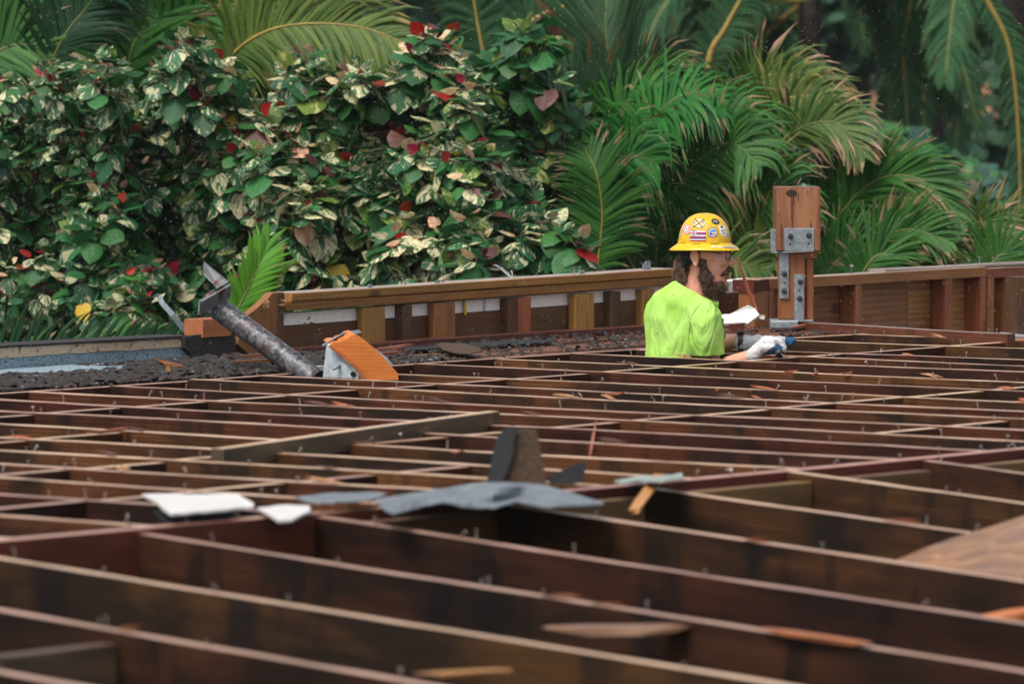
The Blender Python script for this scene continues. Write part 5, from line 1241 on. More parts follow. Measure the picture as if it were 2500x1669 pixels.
def fuse(name, bm, vox, smooth=4, mat=None, parent=None, disp=None, dec=None):
    bmesh.ops.recalc_face_normals(bm, faces=bm.faces[:])
    me = bpy.data.meshes.new('tmp'); bm.to_mesh(me); bm.free()
    o = bpy.data.objects.new('tmp', me); COL.objects.link(o)
    m = o.modifiers.new('r', 'REMESH'); m.mode = 'VOXEL'; m.voxel_size = vox; m.use_smooth_shade = True
    if smooth: s_ = o.modifiers.new('s', 'SMOOTH'); s_.factor = .5; s_.iterations = smooth
    dg = bpy.context.evaluated_depsgraph_get(); dg.update()
    me2 = bpy.data.meshes.new_from_object(o.evaluated_get(dg)); me2.name = name
    bpy.data.objects.remove(o); bpy.data.meshes.remove(me)
    if disp:
        for v in me2.vertices: v.co = disp(v.co.copy(), v.normal.copy())
    me2.polygons.foreach_set('use_smooth', [True]*len(me2.polygons))
    c = Vector((0, 0, 0))
    for v in me2.vertices: c += v.co
    c /= len(me2.vertices)
    for v in me2.vertices: v.co -= c
    return link(name, me2, parent, mat, Matrix.Translation(c))
def PPX(x, y, d=0): return D(x, y, YP + d)
person = empty('person', Vector((PPX(1665, 800).x, YP, -1.2)), 'bearded man in a lime green shirt and stickered yellow hard hat working among the joists', 'person')
HC = PPX(1725, 615)
hf = Vector((.978, -.208, 0)); hs = Vector((-.208, -.978, 0)); hu = Vector((0, 0, 1))   # facing, his right side, up
def H(f_, s_, u_): return HC + hf*f_ + hs*s_ + hu*u_
HR = Matrix((hf, hs, hu)).transposed()
# body: head, neck, arms, torso, legs in one skin
tt = Vector((.82, .57, 0)); tr_ = Vector((.57, -.82, 0))     # chest direction and his right
TC = PPX(1665, 800)
bm = bmesh.new()
ell(bm, H(-.002, 0, .015), (.100, .076, .105), HR); ell(bm, H(.030, 0, -.055), (.062, .058, .075), HR); ell(bm, H(.040, 0, -.105), (.045, .045, .045), HR)
ell(bm, H(.068, 0, -.132), (.022, .028, .022), HR)
limb(bm, [H(.088, 0, .000), H(.098, 0, -.022), H(.108, 0, -.044)], [.009, .0105, .0125]); ell(bm, H(.098, .012, -.049), .009); ell(bm, H(.098, -.012, -.049), .009)
ell(bm, H(.080, 0, .016), (.018, .055, .012), HR); ell(bm, H(.066, .036, -.040), (.022, .020, .020), HR); ell(bm, H(.066, -.036, -.040), (.022, .020, .020), HR)
ell(bm, H(.079, 0, -.082), (.017, .024, .018), HR)
limb(bm, [H(-.020, 0, -.06), H(-.035, 0, -.13), H(-.060, .0, -.20)], [.056, .055, .066])
for f_ in (0,):
    # trunk under the shirt
    rings(bm, [(PPX(1670, 718), tr_*.08, tt*.05), (PPX(1664, 750), tr_*.13, tt*.07), (PPX(1664, 800), tr_*.15, tt*.09), (PPX(1664, 900), tr_*.15, tt*.095), (TC+Vector((0, 0, -.34)), tr_*.155, tt*.10), (TC+Vector((0, 0, -.44)), tr_*.14, tt*.09)])
SHR = PPX(1714, 772, -.13); ELR = PPX(1735, 915, -.10); WRR = PPX(1842, 866, -.22)
SHL = PPX(1628, 755, .12); ELL = PPX(1700, 845, .34); WRL = PPX(1806, 831, .22)
limb(bm, [SHR, (SHR+ELR)/2+Vector((.005, 0, 0)), ELR], [.054, .048, .040]); limb(bm, [ELR, (ELR*.6+WRR*.4)+Vector((0, 0, .004)), WRR], [.040, .040, .027])
limb(bm, [SHL, (SHL+ELL)/2, ELL], [.054, .048, .042]); limb(bm, [ELL, ELL*.55+WRL*.45, WRL], [.042, .040, .029])
hipR = TC + tr_*.09 + Vector((0, 0, -.42)); hipL = TC - tr_*.09 + Vector((0, 0, -.42))
for h_ in (hipR, hipL):
    k_ = h_ + tt*.03 + Vector((0, 0, -.28)); limb(bm, [h_, k_], [.085, .06]); limb(bm, [k_, k_ - tt*.04 + Vector((0, 0, -.24))], [.06, .045])
body = fuse('body', bm, .0046, 3, M['skin'], person)
# ear
v = []; f = []
ec = H(-.030, .079, -.022); ear_n = (hs + hf*-.35).normalized(); er = ear_n.cross(hu).normalized()*-1
def ear_ring(sc, off, n=18):
    out = []
    for k in range(n):
        a = 2*math.pi*k/n; x = math.cos(a)*.0175*(1.12 if math.sin(a) > 0 else .78); y = math.sin(a)*.034
        out.append(ec + er*(x*sc) + hu*(y*sc) + (hf*-.10*y) + ear_n*off)
    return out
rws = [ear_ring(.75, -.006), ear_ring(1.0, .006), ear_ring(1.02, .012), ear_ring(.86, .015), ear_ring(.72, .010), ear_ring(.45, .007), ear_ring(.15, .006)]
for r_ in rws: v += r_
for i in range(len(rws)-1):
    for k in range(18): f.append((i*18+k, i*18+(k+1) % 18, (i+1)*18+(k+1) % 18, (i+1)*18+k))
f.append(tuple(6*18+k for k in range(18)))
me = mesh('ear', [a-ec for a in v], f, smooth=True); link('ear', me, person, M['skin'], Matrix.Translation(ec))
# lips, eyes
bm = bmesh.new(); ell(bm, H(.088, 0, -.092), (.011, .021, .0055), HR); ell(bm, H(.085, 0, -.104), (.011, .019, .0065), HR); fuse('lips', bm, .0022, 1, M['lips'], person)
for sg in (1, -1):
    bm = bmesh.new(); ell(bm, H(.070, .031*sg, -.008), .0125, sub=3); e_ = fuse('eye', bm, .002, 1, M['eye'], person)
    bm = bmesh.new(); ell(bm, H(.0815, .031*sg, -.008), (.002, .006, .006), HR, 2); fuse('iris', bm, .0012, 0, M['iris'], e_)
# beard: fuzzy mass with strands
def bnoise(a, f_, s_): return mnoise.noise(a*f_)*s_
bm = bmesh.new()
ell(bm, H(.004, .046, -.100), (.030, .021, .044), HR); ell(bm, H(.004, -.046, -.100), (.030, .021, .044), HR)
ell(bm, H(.042, 0, -.138), (.044, .048, .036), HR); ell(bm, H(.028, 0, -.152), (.042, .043, .032), HR); ell(bm, H(.050, .0, -.132), (.034, .038, .026), HR)
ell(bm, H(-.006, .060, -.05), (.016, .011, .040), HR); ell(bm, H(.0, .0, -.15), (.04, .05, .035), HR)
beard = fuse('beard', bm, .004, 2, M['beard'], person, disp=lambda c, n: c + n*(bnoise(c, 90, .006)+bnoise(c, 30, .006)))
bm = bmesh.new(); limb(bm, [H(.072, .038, -.094), H(.092, .018, -.074), H(.097, 0, -.069), H(.092, -.018, -.074), H(.072, -.038, -.094)], [.007, .010, .010, .010, .007], 10); fuse('moustache', bm, .003, 1, M['beard'], person, disp=lambda c, n: c + n*bnoise(c, 150, .005))
def strands(name, gen, n, mat, parent, w=.0011, seed=1):
    rr = random.Random(seed); v = []; f = []
    for k in range(n):
        P = gen(rr); m = len(P)
        for i, p in enumerate(P):
            d = (P[min(i+1, m-1)]-P[max(i-1, 0)]).normalized(); s_ = d.cross(Vector((.1, 1, .1))).normalized()*w*(1 - .8*i/(m-1)); v += [p-s_, p+s_]
        b0 = len(v)-2*m
        for i in range(m-1): f.append((b0+2*i, b0+2*i+1, b0+2*i+3, b0+2*i+2))
    o = link(name, mesh(name, [a-HC for a in v], f), parent, mat, Matrix.Translation(HC)); o['kind'] = 'stuff'; return o
def g_beard(rr):
    bmv = beard.data.vertices[rr.randrange(len(beard.data.vertices))]; p = bmv.co + beard.matrix_local.translation + person.location
    d = (bmv.normal + Vector((rr.gauss(0, .5), rr.gauss(0, .5), rr.gauss(-.9, .5))) + hf*.3).normalized()*rr.uniform(.006, .018)
    return [p, p + d*.6 + Vector((0, 0, -.001)), p + d + Vector((rr.uniform(-.003, .003), 0, -.003))]
strands('beard_hairs', g_beard, 1800, M['beard'], beard, .0006)
# bandana and long hair at the back
bm = bmesh.new(); ell(bm, H(-.046, 0, -.002), (.064, .084, .058), HR); ell(bm, H(-.002, 0, .026), (.101, .081, .024), HR); bd = fuse('bandana', bm, .004, 1, M['bandana'], person, disp=lambda c, n: c + n*bnoise(c, 40, .003))
bm = bmesh.new(); limb(bm, [H(-.082, .035, -.02), H(-.085, .045, -.05), H(-.078, .045, -.072)], [.020, .018, .010], 10); fuse('bandana_knot', bm, .003, 1, M['bandana'], bd, disp=lambda c, n: c + n*bnoise(c, 60, .005))
bm = bmesh.new(); limb(bm, [H(-.090, 0, -.03), H(-.108, .0, -.075), H(-.106, .0, -.120), H(-.088, .02, -.168)], [.035, .036, .034, .016], 12); ell(bm, H(-.085, .0, -.06), (.035, .055, .055), HR)
hair = fuse('hair', bm, .0035, 2, M['hairm'], person, disp=lambda c, n: c + n*(mnoise.noise(Vector((c.x*110, c.y*110, c.z*14)))*.007))
def g_hair(rr):
    a = H(-.085 + rr.uniform(-.03, .02), rr.uniform(-.02, .055), rr.uniform(-.05, -.01)); b = H(-.106+rr.uniform(-.03, .032), rr.uniform(-.02, .055), -.10+rr.uniform(-.02, .02)); c = H(-.092+rr.uniform(-.03, .045), rr.uniform(-.01, .06), -.155+rr.uniform(-.02, .03))
    return catmull([a, b, c], 6)
strands('hair_strands', g_hair, 500, M['hairm'], hair, .0009, 4)
# hard hat -------------------------------------------------
ha, hb_, hh = .1075, .094, .120
HZ = .036
def dome(f_, s_, rr_=1.0): pass
def dome_u(f_, s_):
    k = (abs(f_+.002)/ha)**2.35 + (abs(s_)/hb_)**2.35
    return HZ + hh*max(0, 1-k)**(1/2.15)
v = []; f = []; n = 56
prof = []
for i in range(15):
    a = i/14*math.pi/2; prof.append((math.cos(a)**.82, math.sin(a)**.93))
for (c_, s_) in prof:
    for k in range(n):
        t_ = 2*math.pi*k/n; ca, sa = math.cos(t_), math.sin(t_); e = 2/2.25
        fr = abs(ca)**e*math.copysign(1, ca); sr = abs(sa)**e*math.copysign(1, sa)
        crest = .0035*math.exp(-(sr*c_*hb_/.018)**2)*s_
        v.append((ha*c_*fr, hb_*c_*sr, HZ + hh*s_ + crest))
for i in range(14):
    for k in range(n): f.append((i*n+k, i*n+(k+1) % n, (i+1)*n+(k+1) % n, (i+1)*n+k))
f.append(tuple(14*n+k for k in range(n)))
# brim: outward, slightly drooping, rolled edge, and underside
b0 = len(v)
for (ex, z_) in ((0.0, HZ+.002), (.008, HZ-.004), (.024, HZ-.013), (.036, HZ-.022), (.038, HZ-.026), (.035, HZ-.0265), (.02, HZ-.017), (-.004, HZ-.006), (-.006, HZ+.02)):
    for k in range(n):
        t_ = 2*math.pi*k/n; ca, sa = math.cos(t_), math.sin(t_); e = 2/2.25
        fr = abs(ca)**e*math.copysign(1, ca); sr = abs(sa)**e*math.copysign(1, sa)
        dz = -.003*abs(fr)*(ex/.038) 
        v.append(((ha+ex*1.0)*fr, (hb_+ex*.85)*sr, z_+dz))
for i in range(8):
    for k in range(n): f.append((b0+i*n+k, b0+i*n+(k+1) % n, b0+(i+1)*n+(k+1) % n, b0+(i+1)*n+k))
HM = HR.to_4x4(); HM.translation = HC + hf*-.008
me = mesh('hard_hat', v, f, smooth=True); hat = link('hard_hat', me, person, M['helmet'], HM)
def on_hat(x, y, off=.0008):
    """point of the shell seen at pixel x,y on his right side"""
    U = (615 - y)/KP - HZ
    s_ = hb_*.7; f_ = 0
    for _ in range(25):
        f_ = ((x-1725)/KP + .008*.978 + .208*s_)/.978
        z_ = max(0, min(.999, U/hh)); 
        # invert profile: z=sin(a)^.93, c=cos(a)^.82
        a = math.asin(z_**(1/.93)); c_ = max(.05, math.cos(a)**.82)
        q_ = 1 - abs(f_/(ha*c_))**2.25 if abs(f_) < ha*c_ else .0001
        s_ = .5*s_ + .5*hb_*c_*max(q_, .0001)**(1/2.25)
    p = Vector((f_, s_, HZ+U)); nrm = Vector((f_/ha**2, s_/hb_**2, U/hh**2*.8)).normalized()
    return p + nrm*off
def sticker(name, poly, mat, off=.0008, parent=None):
    """polygon given in pixels, laid on the shell, fanned in rings so that it follows the curve"""
    cx_ = sum(p[0] for p in poly)/len(poly); cy_ = sum(p[1] for p in poly)/len(poly); v = []; f = []; m = len(poly); K = 4
    v.append(on_hat(cx_, cy_, off))
    for r_ in range(1, K+1):
        for (x, y) in poly: v.append(on_hat(cx_+(x-cx_)*r_/K, cy_+(y-cy_)*r_/K, off))
    for k in range(m): f.append((0, 1+k, 1+(k+1) % m))
    for r_ in range(K-1):
        for k in range(m): f.append((1+r_*m+k, 1+(r_+1)*m+k, 1+(r_+1)*m+(k+1) % m, 1+r_*m+(k+1) % m))
    me = mesh(name, v, f); bm = bmesh.new(); bm.from_mesh(me); bmesh.ops.recalc_face_normals(bm, faces=bm.faces); bm.to_mesh(me); bm.free()
    return link(name, me, parent or hat, mat, HM)
def disc(cx_, cy_, rx, ry, rot=0, n=20): return [(cx_+rx*math.cos(2*math.pi*k/n)*math.cos(rot)-ry*math.sin(2*math.pi*k/n)*math.sin(rot), cy_+rx*math.cos(2*math.pi*k/n)*math.sin(rot)+ry*math.sin(2*math.pi*k/n)*math.cos(rot)) for k in range(n)]
def quad(x0, y0, x1, y1, n=6):
    return [(x0+(x1-x0)*i/n, y0) for i in range(n)] + [(x1, y0+(y1-y0)*i/3) for i in range(3)] + [(x1-(x1-x0)*i/n, y1) for i in range(n)] + [(x0, y1-(y1-y0)*i/3) for i in range(3)]
def bar(x0, y0, x1, y1, w):
    dx, dy = x1-x0, y1-y0; l = math.hypot(dx, dy); px_, py_ = -dy/l*w/2, dx/l*w/2; n = 5
    return [(x0+dx*i/n+px_, y0+dy*i/n+py_) for i in range(n+1)] + [(x1-dx*i/n-px_, y1-dy*i/n-py_) for i in range(n+1)]
def flatm(name, col, r=.4): 
    t = NT(name); t.b.inputs['Base Color'].default_value = (*col, 1); t.b.inputs['Roughness'].default_value = r; return t.m
CW, CK, CR, CB, CT, CG, CY_, CP = (flatm('sticker_'+a, b) for a, b in (('white', (.75, .75, .74)), ('black', (.015, .015, .02)), ('red', (.45, .02, .05)), ('blue', (.03, .03, .28)), ('tan', (.80, .50, .22)), ('grey', (.35, .38, .40)), ('sky', (.08, .30, .50)), ('pink', (.75, .45, .42))))
FONTC = {}
def letters(txt, cx_, cy_, hpx, mat, parent, off=.0022, rot=0, wide=1.0):
    cu = bpy.data.curves.new('txt', 'FONT'); cu.body = txt; cu.size = 1; cu.align_x = 'CENTER'; cu.align_y = 'CENTER'; cu.resolution_u = 2
    o = bpy.data.objects.new('txt', cu); COL.objects.link(o); dg = bpy.context.evaluated_depsgraph_get(); dg.update()
    me = bpy.data.meshes.new_from_object(o.evaluated_get(dg)); bpy.data.objects.remove(o); me.name = 'lettering'
    c, s_ = math.cos(rot), math.sin(rot)
    for v in me.vertices:
        x, y = v.co.x*hpx*1.35*wide, -v.co.y*hpx*1.35; v.co = on_hat(cx_+x*c-y*s_, cy_+x*s_+y*c, off)
    return link('lettering', me, parent, mat, HM)
# railroad crossing sticker
s_ = sticker('round_sticker', disc(1704.6, 543.5, 16.3, 12.6), CK); sticker('sticker_face', disc(1704.6, 543.5, 15.2, 11.6), CT, .0012, s_)
sticker('cross_bar', bar(1696, 534, 1714, 554, 2.6), CK, .0016, s_); sticker('cross_bar', bar(1718, 535, 1691, 554, 2.6), CK, .0017, s_)
letters('R', 1694.5, 543.5, 6.5, CK, s_); letters('R', 1715, 543.5, 6.5, CK, s_)
# oval dark sticker
s_ = sticker('oval_sticker', disc(1745, 540, 10.2, 6.4, .35), CK); letters('JOE', 1745, 540, 5, CW, s_, rot=.35); 
# striped flag with a union canton
s_ = sticker('flag_sticker', quad(1683.5, 561, 1721.5, 587.5), CR)
ys = [562, 565.3, 568.6, 571.9, 575.2, 578.5, 581.8, 584.4]
cols_ = [CW, CR, CB, CW, CR, CB, CW, CR]
for i in range(7): sticker('stripe', quad(1684, ys[i], 1721, ys[i+1]), cols_[i], .0014, s_)
sticker('canton', quad(1684, 562, 1700, 573.5), CB, .0019, s_)
for b_ in (bar(1684.5, 562.5, 1699.5, 573, 2.4), bar(1699.5, 562.5, 1684.5, 573, 2.4)): sticker('canton_bar', b_, CW, .0023, s_)
for b_, w_ in ((bar(1692, 562, 1692, 573.5, 3.6), CW), (bar(1684, 567.8, 1700, 567.8, 3.4), CW)): sticker('canton_bar', b_, w_, .0025, s_)
for b_, w_ in ((bar(1692, 562, 1692, 573.5, 2.0), CR), (bar(1684, 567.8, 1700, 567.8, 1.9), CR)): sticker('canton_bar', b_, w_, .0029, s_)
# oval pale sticker left, round wave sticker, shield
s_ = sticker('oval_sticker', disc(1676, 558.6, 9.3, 12.6, .15), CR); sticker('sticker_face', disc(1676, 558.6, 8.3, 11.6, .15), CP, .0012, s_); sticker('sticker_ring', disc(1676, 558.6, 5, 7, .15), CR, .0016, s_); sticker('sticker_ring', disc(1676, 558.6, 4, 6, .15), CW, .002, s_); sticker('sticker_mark', bar(1673.5, 556, 1678, 560, 2), CB, .0024, s_)
s_ = sticker('round_sticker', disc(1738, 566.5, 13, 13), CK); sticker('sticker_ring', disc(1738, 566.5, 12, 12), CG, .0012, s_); sticker('sticker_face', disc(1738, 566.5, 9.6, 9.6), CW, .0016, s_)
sticker('wave', [(1729.5, 567), (1731, 562), (1735, 559), (1741, 558.5), (1746, 562), (1747, 565), (1743, 563), (1741, 566), (1736, 565), (1733, 567)], CY_, .002, s_)
sticker('stripe', quad(1730, 568, 1746, 570), CR, .0021, s_); sticker('stripe', quad(1731.5, 572, 1744.5, 573.6), CR, .0021, s_); sticker('canton', quad(1730.5, 567.5, 1736, 571), CB, .0024, s_)
s_ = sticker('shield_sticker', [(1752, 549), (1757, 550), (1762, 549), (1767, 551), (1769, 556), (1771, 562), (1773, 568), (1772, 573), (1766, 577), (1760, 574), (1756, 568), (1754, 560)], CW)
letters('HEAD', 1763.5, 562, 5, CK, s_, wide=.62); sticker('sticker_mark', quad(1757, 551, 1763, 555), CK, .0018, s_); sticker('sticker_mark', quad(1760, 567.5, 1770, 569), CY_, .0018, s_)
sticker('small_sticker', quad(1774.5, 569, 1781, 578), CG); sticker('top_sticker', [(1716, 521.5), (1730, 521), (1744, 523), (1748, 525), (1735, 525), (1718, 524)], CG); 
sticker('edge_sticker', [(1668, 553), (1670, 551), (1666, 562), (1661, 575), (1658, 585), (1657, 583), (1660, 570)], CG)
# moulded lugs above the brim
for x0, x1, y0, y1 in ((1657, 1672, 579, 592), (1731, 1751, 579, 592), (1689, 1707, 588, 592)):
    a = [on_hat(x0, y1, -.002), on_hat(x1, y1, -.002), on_hat(x1-2, y0, -.002), on_hat(x0+2, y0, -.002)]; b = [on_hat(x0, y1, .006), on_hat(x1, y1, .006), on_hat(x1-3, y0+1, .004), on_hat(x0+3, y0+1, .004)]
    link('lug', mesh('lug', a+b, [(0, 1, 2, 3), (4, 5, 6, 7), (0, 1, 5, 4), (1, 2, 6, 5), (2, 3, 7, 6), (3, 0, 4, 7)]), hat, M['helmet'], HM)
# stickers on the brim
def on_brim(x, y, off=.001):
    ex = .012 + .02*max(0, min(1, (y-592)/13)); e = 2/2.25; s_ = hb_
    for _ in range(20):
        f_ = ((x-1725)/KP + .008*.978 + .208*s_)/.978; A = ha+ex; Bq = hb_+ex*.85; s_ = .5*s_+.5*Bq*max(.0001, 1-min(1, abs(f_/A))**2.25)**(1/2.25)
    return Vector((f_, s_, HZ-.0045-(ex-.008)*.6+off+.001))
for (cx_, cy_, rx, ry, m_) in ((1739, 598, 6, 3.2, CW), (1754, 599, 6.5, 3.6, CW)):
    v = [on_brim(cx_, cy_)] + [on_brim(*p) for p in disc(cx_, cy_, rx, ry, 0, 14)]; link('brim_sticker', mesh('brim_sticker', v, [(0, 1+k, 1+(k+1) % 14) for k in range(14)]), hat, m_, HM)
pl_ = [(1763, 596), (1775, 596), (1786, 598), (1796, 604), (1786, 605), (1772, 603), (1765, 601)]
v = [on_brim(*p) for p in pl_]; link('brim_sticker', mesh('brim_sticker', v, [tuple(range(7))]), hat, CG, HM)
# safety glasses
def wire(name, pts, r, mat, parent): return tube(name, pts, r, mat, parent, 6)
gl = wire('glasses_frame', [H(-.022, .079, .006), H(.02, .077, .004), H(.055, .072, .0), H(.078, .062, -.002)], .0028, M['frame'], person)
for sg in (1, -1):
    c = H(.094, .031*sg, -.012); u_ = (hs*sg*.97 - hf*.28).normalized(); loop = [c + u_*(.026*math.cos(a)) + hu*(.018*math.sin(a)*(1 if math.sin(a) > 0 else .95)) for a in [2*math.pi*k/20 for k in range(21)]]
    wire('lens_rim', loop, .0026, M['frame'], gl)
    link('lens', mesh('lens', [c - HC] + [p - HC for p in loop[:-1]], [(0, 1+k, 1+(k+1) % 20) for k in range(20)], smooth=True), gl, M['lens'], Matrix.Translation(HC))
sd = [H(.086, .058, .006), H(.050, .073, .004), H(.044, .073, -.010), H(.052, .072, -.026), H(.086, .057, -.030)]
link('side_shield', mesh('side_shield', [p-HC for p in sd], [(0, 1, 2, 3, 4)]), gl, M['lens'], Matrix.Translation(HC)); wire('shield_rim', sd+[sd[0]], .0013, CW, gl)
wire('bridge', [H(.098, .010, -.002), H(.103, 0, .001), H(.098, -.010, -.002)], .0018, M['frame'], gl)
# eyebrows
bm = bmesh.new(); limb(bm, [H(.093, .012, .008), H(.090, .032, .012), H(.076, .05, .006)], [.004, .0045, .003], 8); fuse('eyebrow', bm, .002, 1, M['beard'], person, disp=lambda c, n: c+n*bnoise(c, 300, .002))
# shirt ------------------------------------------------------
def wrinkle(c, n):
    w = mnoise.noise(Vector((c.x*9+c.z*6, c.y*9, c.z*5)))*.015 + mnoise.noise(Vector((c.x*20-c.z*12, c.y*20, c.z*8)))*.0065
    return c + n*w
bm = bmesh.new()
rings(bm, [(PPX(1684, 688, -.0), tr_*.078, tt*.078), (PPX(1678, 704, 0), tr_*.115, tt*.092), (PPX(1671, 720), tr_*.158, tt*.112), (PPX(1667, 742), tr_*.182, tt*.118), (PPX(1664, 775), tr_*.182, tt*.125), (PPX(1664, 815), tr_*.182, tt*.128), (PPX(1664, 870), tr_*.180, tt*.128), (TC+Vector((0, 0, -.26)), tr_*.185, tt*.13)], sup=2.2)
limb(bm, [PPX(1700, 752, -.12), PPX(1724, 782, -.155), PPX(1728, 830, -.15), PPX(1728, 866, -.14)], [.060, .068, .070, .073], 18)
limb(bm, [SHL+Vector((.01, .02, 0)), PPX(1640, 800, .20), PPX(1668, 830, .28)], [.060, .068, .068], 18)
shirt = fuse('shirt', bm, .006, 5, M['shirt'], person, disp=wrinkle)
# open the neck and the sleeve ends by cutting the shirt
bm = bmesh.new(); bm.from_mesh(shirt.data); off = shirt.matrix_local.translation + person.location
def cut(bm, p, n):
    g = bmesh.ops.bisect_plane(bm, geom=bm.verts[:]+bm.edges[:]+bm.faces[:], plane_co=p-off, plane_no=n, clear_outer=True)
cut(bm, PPX(1680, 699, 0), Vector((.50, -.05, 1)).normalized())
# sleeve hem: remove only what is near the sleeve and below the slanted hem
hemp = PPX(1728, 866, -.16); hn = Vector((.05, .1, -1)).normalized()
dele = [fc for fc in bm.faces if (fc.calc_center_median()+off-hemp).dot(hn) > 0 and (fc.calc_center_median()+off - PPX(1728, 880, -.15)).to_2d().length < .11 and (fc.calc_center_median()+off).x > PPX(1684, 870).x and (fc.calc_center_median()+off).y < YP-.03]
bmesh.ops.delete(bm, geom=dele, context='FACES')
bm.to_mesh(shirt.data); bm.free()
so_ = shirt.modifiers.new('cloth', 'SOLIDIFY'); so_.thickness = .003; so_.offset = -1
shirt.data.polygons.foreach_set('use_smooth', [True]*len(shirt.data.polygons))
# shoulder seam raised as a thin welt projected on the shirt
from mathutils.bvhtree import BVHTree
bv = BVHTree.FromPolygons([v.co+off for v in shirt.data.vertices], [list(p.vertices) for p in shirt.data.polygons])
def on_shirt(x, y):
    r = ray(x, y).normalized(); h = bv.ray_cast(C0 + r*19, r, 6); return h[0]
for nm, pp in (('sleeve_seam', [(1712, 738), (1703, 750), (1692, 766), (1685, 790), (1682, 820), (1684, 850), (1688, 868)]), ('back_crease', [(1650, 722), (1646, 745), (1652, 780), (1648, 820)])):
    P = [on_shirt(*p) for p in pp]; P = [p + Vector((0, -.0005, 0)) for p in P if p]
    if nm == 'sleeve_seam': tube(nm, catmull(P, 30), .0014, M['shirt_seam'], shirt, 5)
# tattoo under the sleeve
tb_ = BVHTree.FromPolygons([v.co+body.matrix_local.translation+person.location for v in body.data.vertices], [list(p.vertices) for p in body.data.polygons])
def on_body(x, y):
    r = ray(x, y).normalized(); h = tb_.ray_cast(C0 + r*19, r, 6); return h[0]
P = [on_body(*p) for p in ((1731, 866), (1736, 868), (1733, 872), (1738, 876))]; P = [p for p in P if p]
if len(P) > 2: tube('tattoo', P, .002, M['tattoo'], body, 5)
# trousers, boots
bm = bmesh.new()
rings(bm, [(TC+Vector((0, 0, -.25)), tr_*.165, tt*.115), (TC+Vector((0, 0, -.40)), tr_*.18, tt*.125), (TC+Vector((0, 0, -.50)), tr_*.165, tt*.115)])
for h_ in (hipR, hipL):
    k_ = h_ + tt*.03 + Vector((0, 0, -.28)); limb(bm, [h_, k_, k_ - tt*.04 + Vector((0, 0, -.22))], [.098, .078, .068])
fuse('trousers', bm, .012, 3, M['trousers'], person, disp=wrinkle)
for h_ in (hipR, hipL):
    bm = bmesh.new(); a_ = h_ + Vector((0, 0, -.55)); limb(bm, [a_, a_ + Vector((0, 0, .10))], [.05, .06]); ell(bm, a_ + tt*.08 + Vector((0, 0, -.012)), (.10, .05, .038), Matrix((tt, tr_, UP)).transposed()); fuse('boot', bm, .008, 2, M['boot'], person)
zb0 = min((v.co.z for o in person.children if o.name.startswith('boot') for v in [*o.data.vertices]), default=0)
bts = [o for o in person.children if o.name.startswith('boot')]
zmin = min(v.co.z + o.matrix_local.translation.z + person.location.z for o in bts for v in o.data.vertices)
# scaffold board he stands on
sc_ = empty('scaffold', Vector((TC.x, TC.y, -2.32)), 'low plank scaffold under the roof frame that the worker stands on', 'scaffold')
for dy in (-.24, 0, .24):
    plank('plank', Vector((TC.x-.6, TC.y+dy, zmin)), Vector((TC.x+.6, TC.y+dy, zmin)), .23, .04, M['board'], sc_)
for dx in (-.5, .5):
    for dy in (-.3, .3): plank('leg', Vector((TC.x+dx, TC.y+dy, -2.32)), Vector((TC.x+dx, TC.y+dy, zmin-.042)), .05, .05, M['board'], sc_, up=Vector((0, 1, 0)), base='mid')

# gloves -------------------------------------------------------
def glove(name, bm, blue, vox=.0032):
    o = fuse(name, bm, vox, 2, [M['glove'], M['glove_blue']], person, disp=lambda c, n: c + n*bnoise(c, 60, .0022))
    off = o.matrix_local.translation + person.location
    for p in o.data.polygons: p.material_index = 1 if blue(p.center + off, p.normal) else 0
    return o
def R_(x, y, d=0): return D(x, y, YP - .22 + d)
# right hand: fist round the tool, back of the hand up, thumb side towards the viewer
bm = bmesh.new()
limb(bm, [R_(1838, 868), R_(1856, 851), R_(1874, 840)], [.030, .030, .033], 16)                      # cuff to wrist
ell(bm, R_(1884, 838, .01), (.050, .045, .028), Matrix.Rotation(rad(18), 3, 'Y')); ell(bm, R_(1878, 846), (.042, .040, .032), Matrix.Rotation(rad(-25), 3, 'Y'))
for k, (dd, ln) in enumerate(((-.035, .95), (-.012, 1.05), (.012, 1.0), (.034, .85))):
    a = R_(1893, 830, dd+.01); b = R_(1893+14*ln, 836, dd+.005); c = R_(1893+21*ln, 852, dd); e = R_(1893+13*ln, 864, dd+.004)
    limb(bm, [a, b, c, e], [.0125, .0118, .0108, .0098], 10)
limb(bm, [R_(1866, 850, -.035), R_(1880, 848, -.055), R_(1896, 850, -.058), R_(1908, 856, -.05)], [.016, .0145, .0125, .0105], 10)   # thumb lying along the tool
def blueR(p, n):
    x, y = pix(p); return (y > 843 + max(0, (1892-x))*.72 + .035*(x-1895)**2*(x > 1895)*.25) and x > 1862 and not (x > 1912) and (p.y < YP-.20)
gr = glove('glove', bm, blueR)
# left hand: stretched further out behind it
def L_(x, y, d=0): return D(x, y, YP + .20 + d)
bm = bmesh.new()
limb(bm, [L_(1815, 838), L_(1835, 838), L_(1852, 836)], [.038, .032, .033], 16)
ell(bm, L_(1868, 835), (.048, .042, .028)); ell(bm, L_(1884, 833), (.034, .040, .024))
for k, (dd, y1, y2, x2) in enumerate(((-.036, 838, 851, 1929), (-.012, 833, 842, 1934), (.012, 829, 836, 1938), (.034, 827, 832, 1934))):
    limb(bm, [L_(1888, 829, dd), L_(1905, 827+k*.4, dd), L_(1922, (y1+827)/2+2, dd), L_(x2, y1+1, dd)], [.0125, .012, .0115, .0105], 10)
limb(bm, [L_(1868, 842, -.03), L_(1888, 850, -.05), L_(1908, 852, -.05)], [.015, .013, .0115], 10)
gl_ = glove('glove', bm, lambda p, n: pix(p)[0] > 1917 or (pix(p)[1] > 846 and pix(p)[0] > 1890))
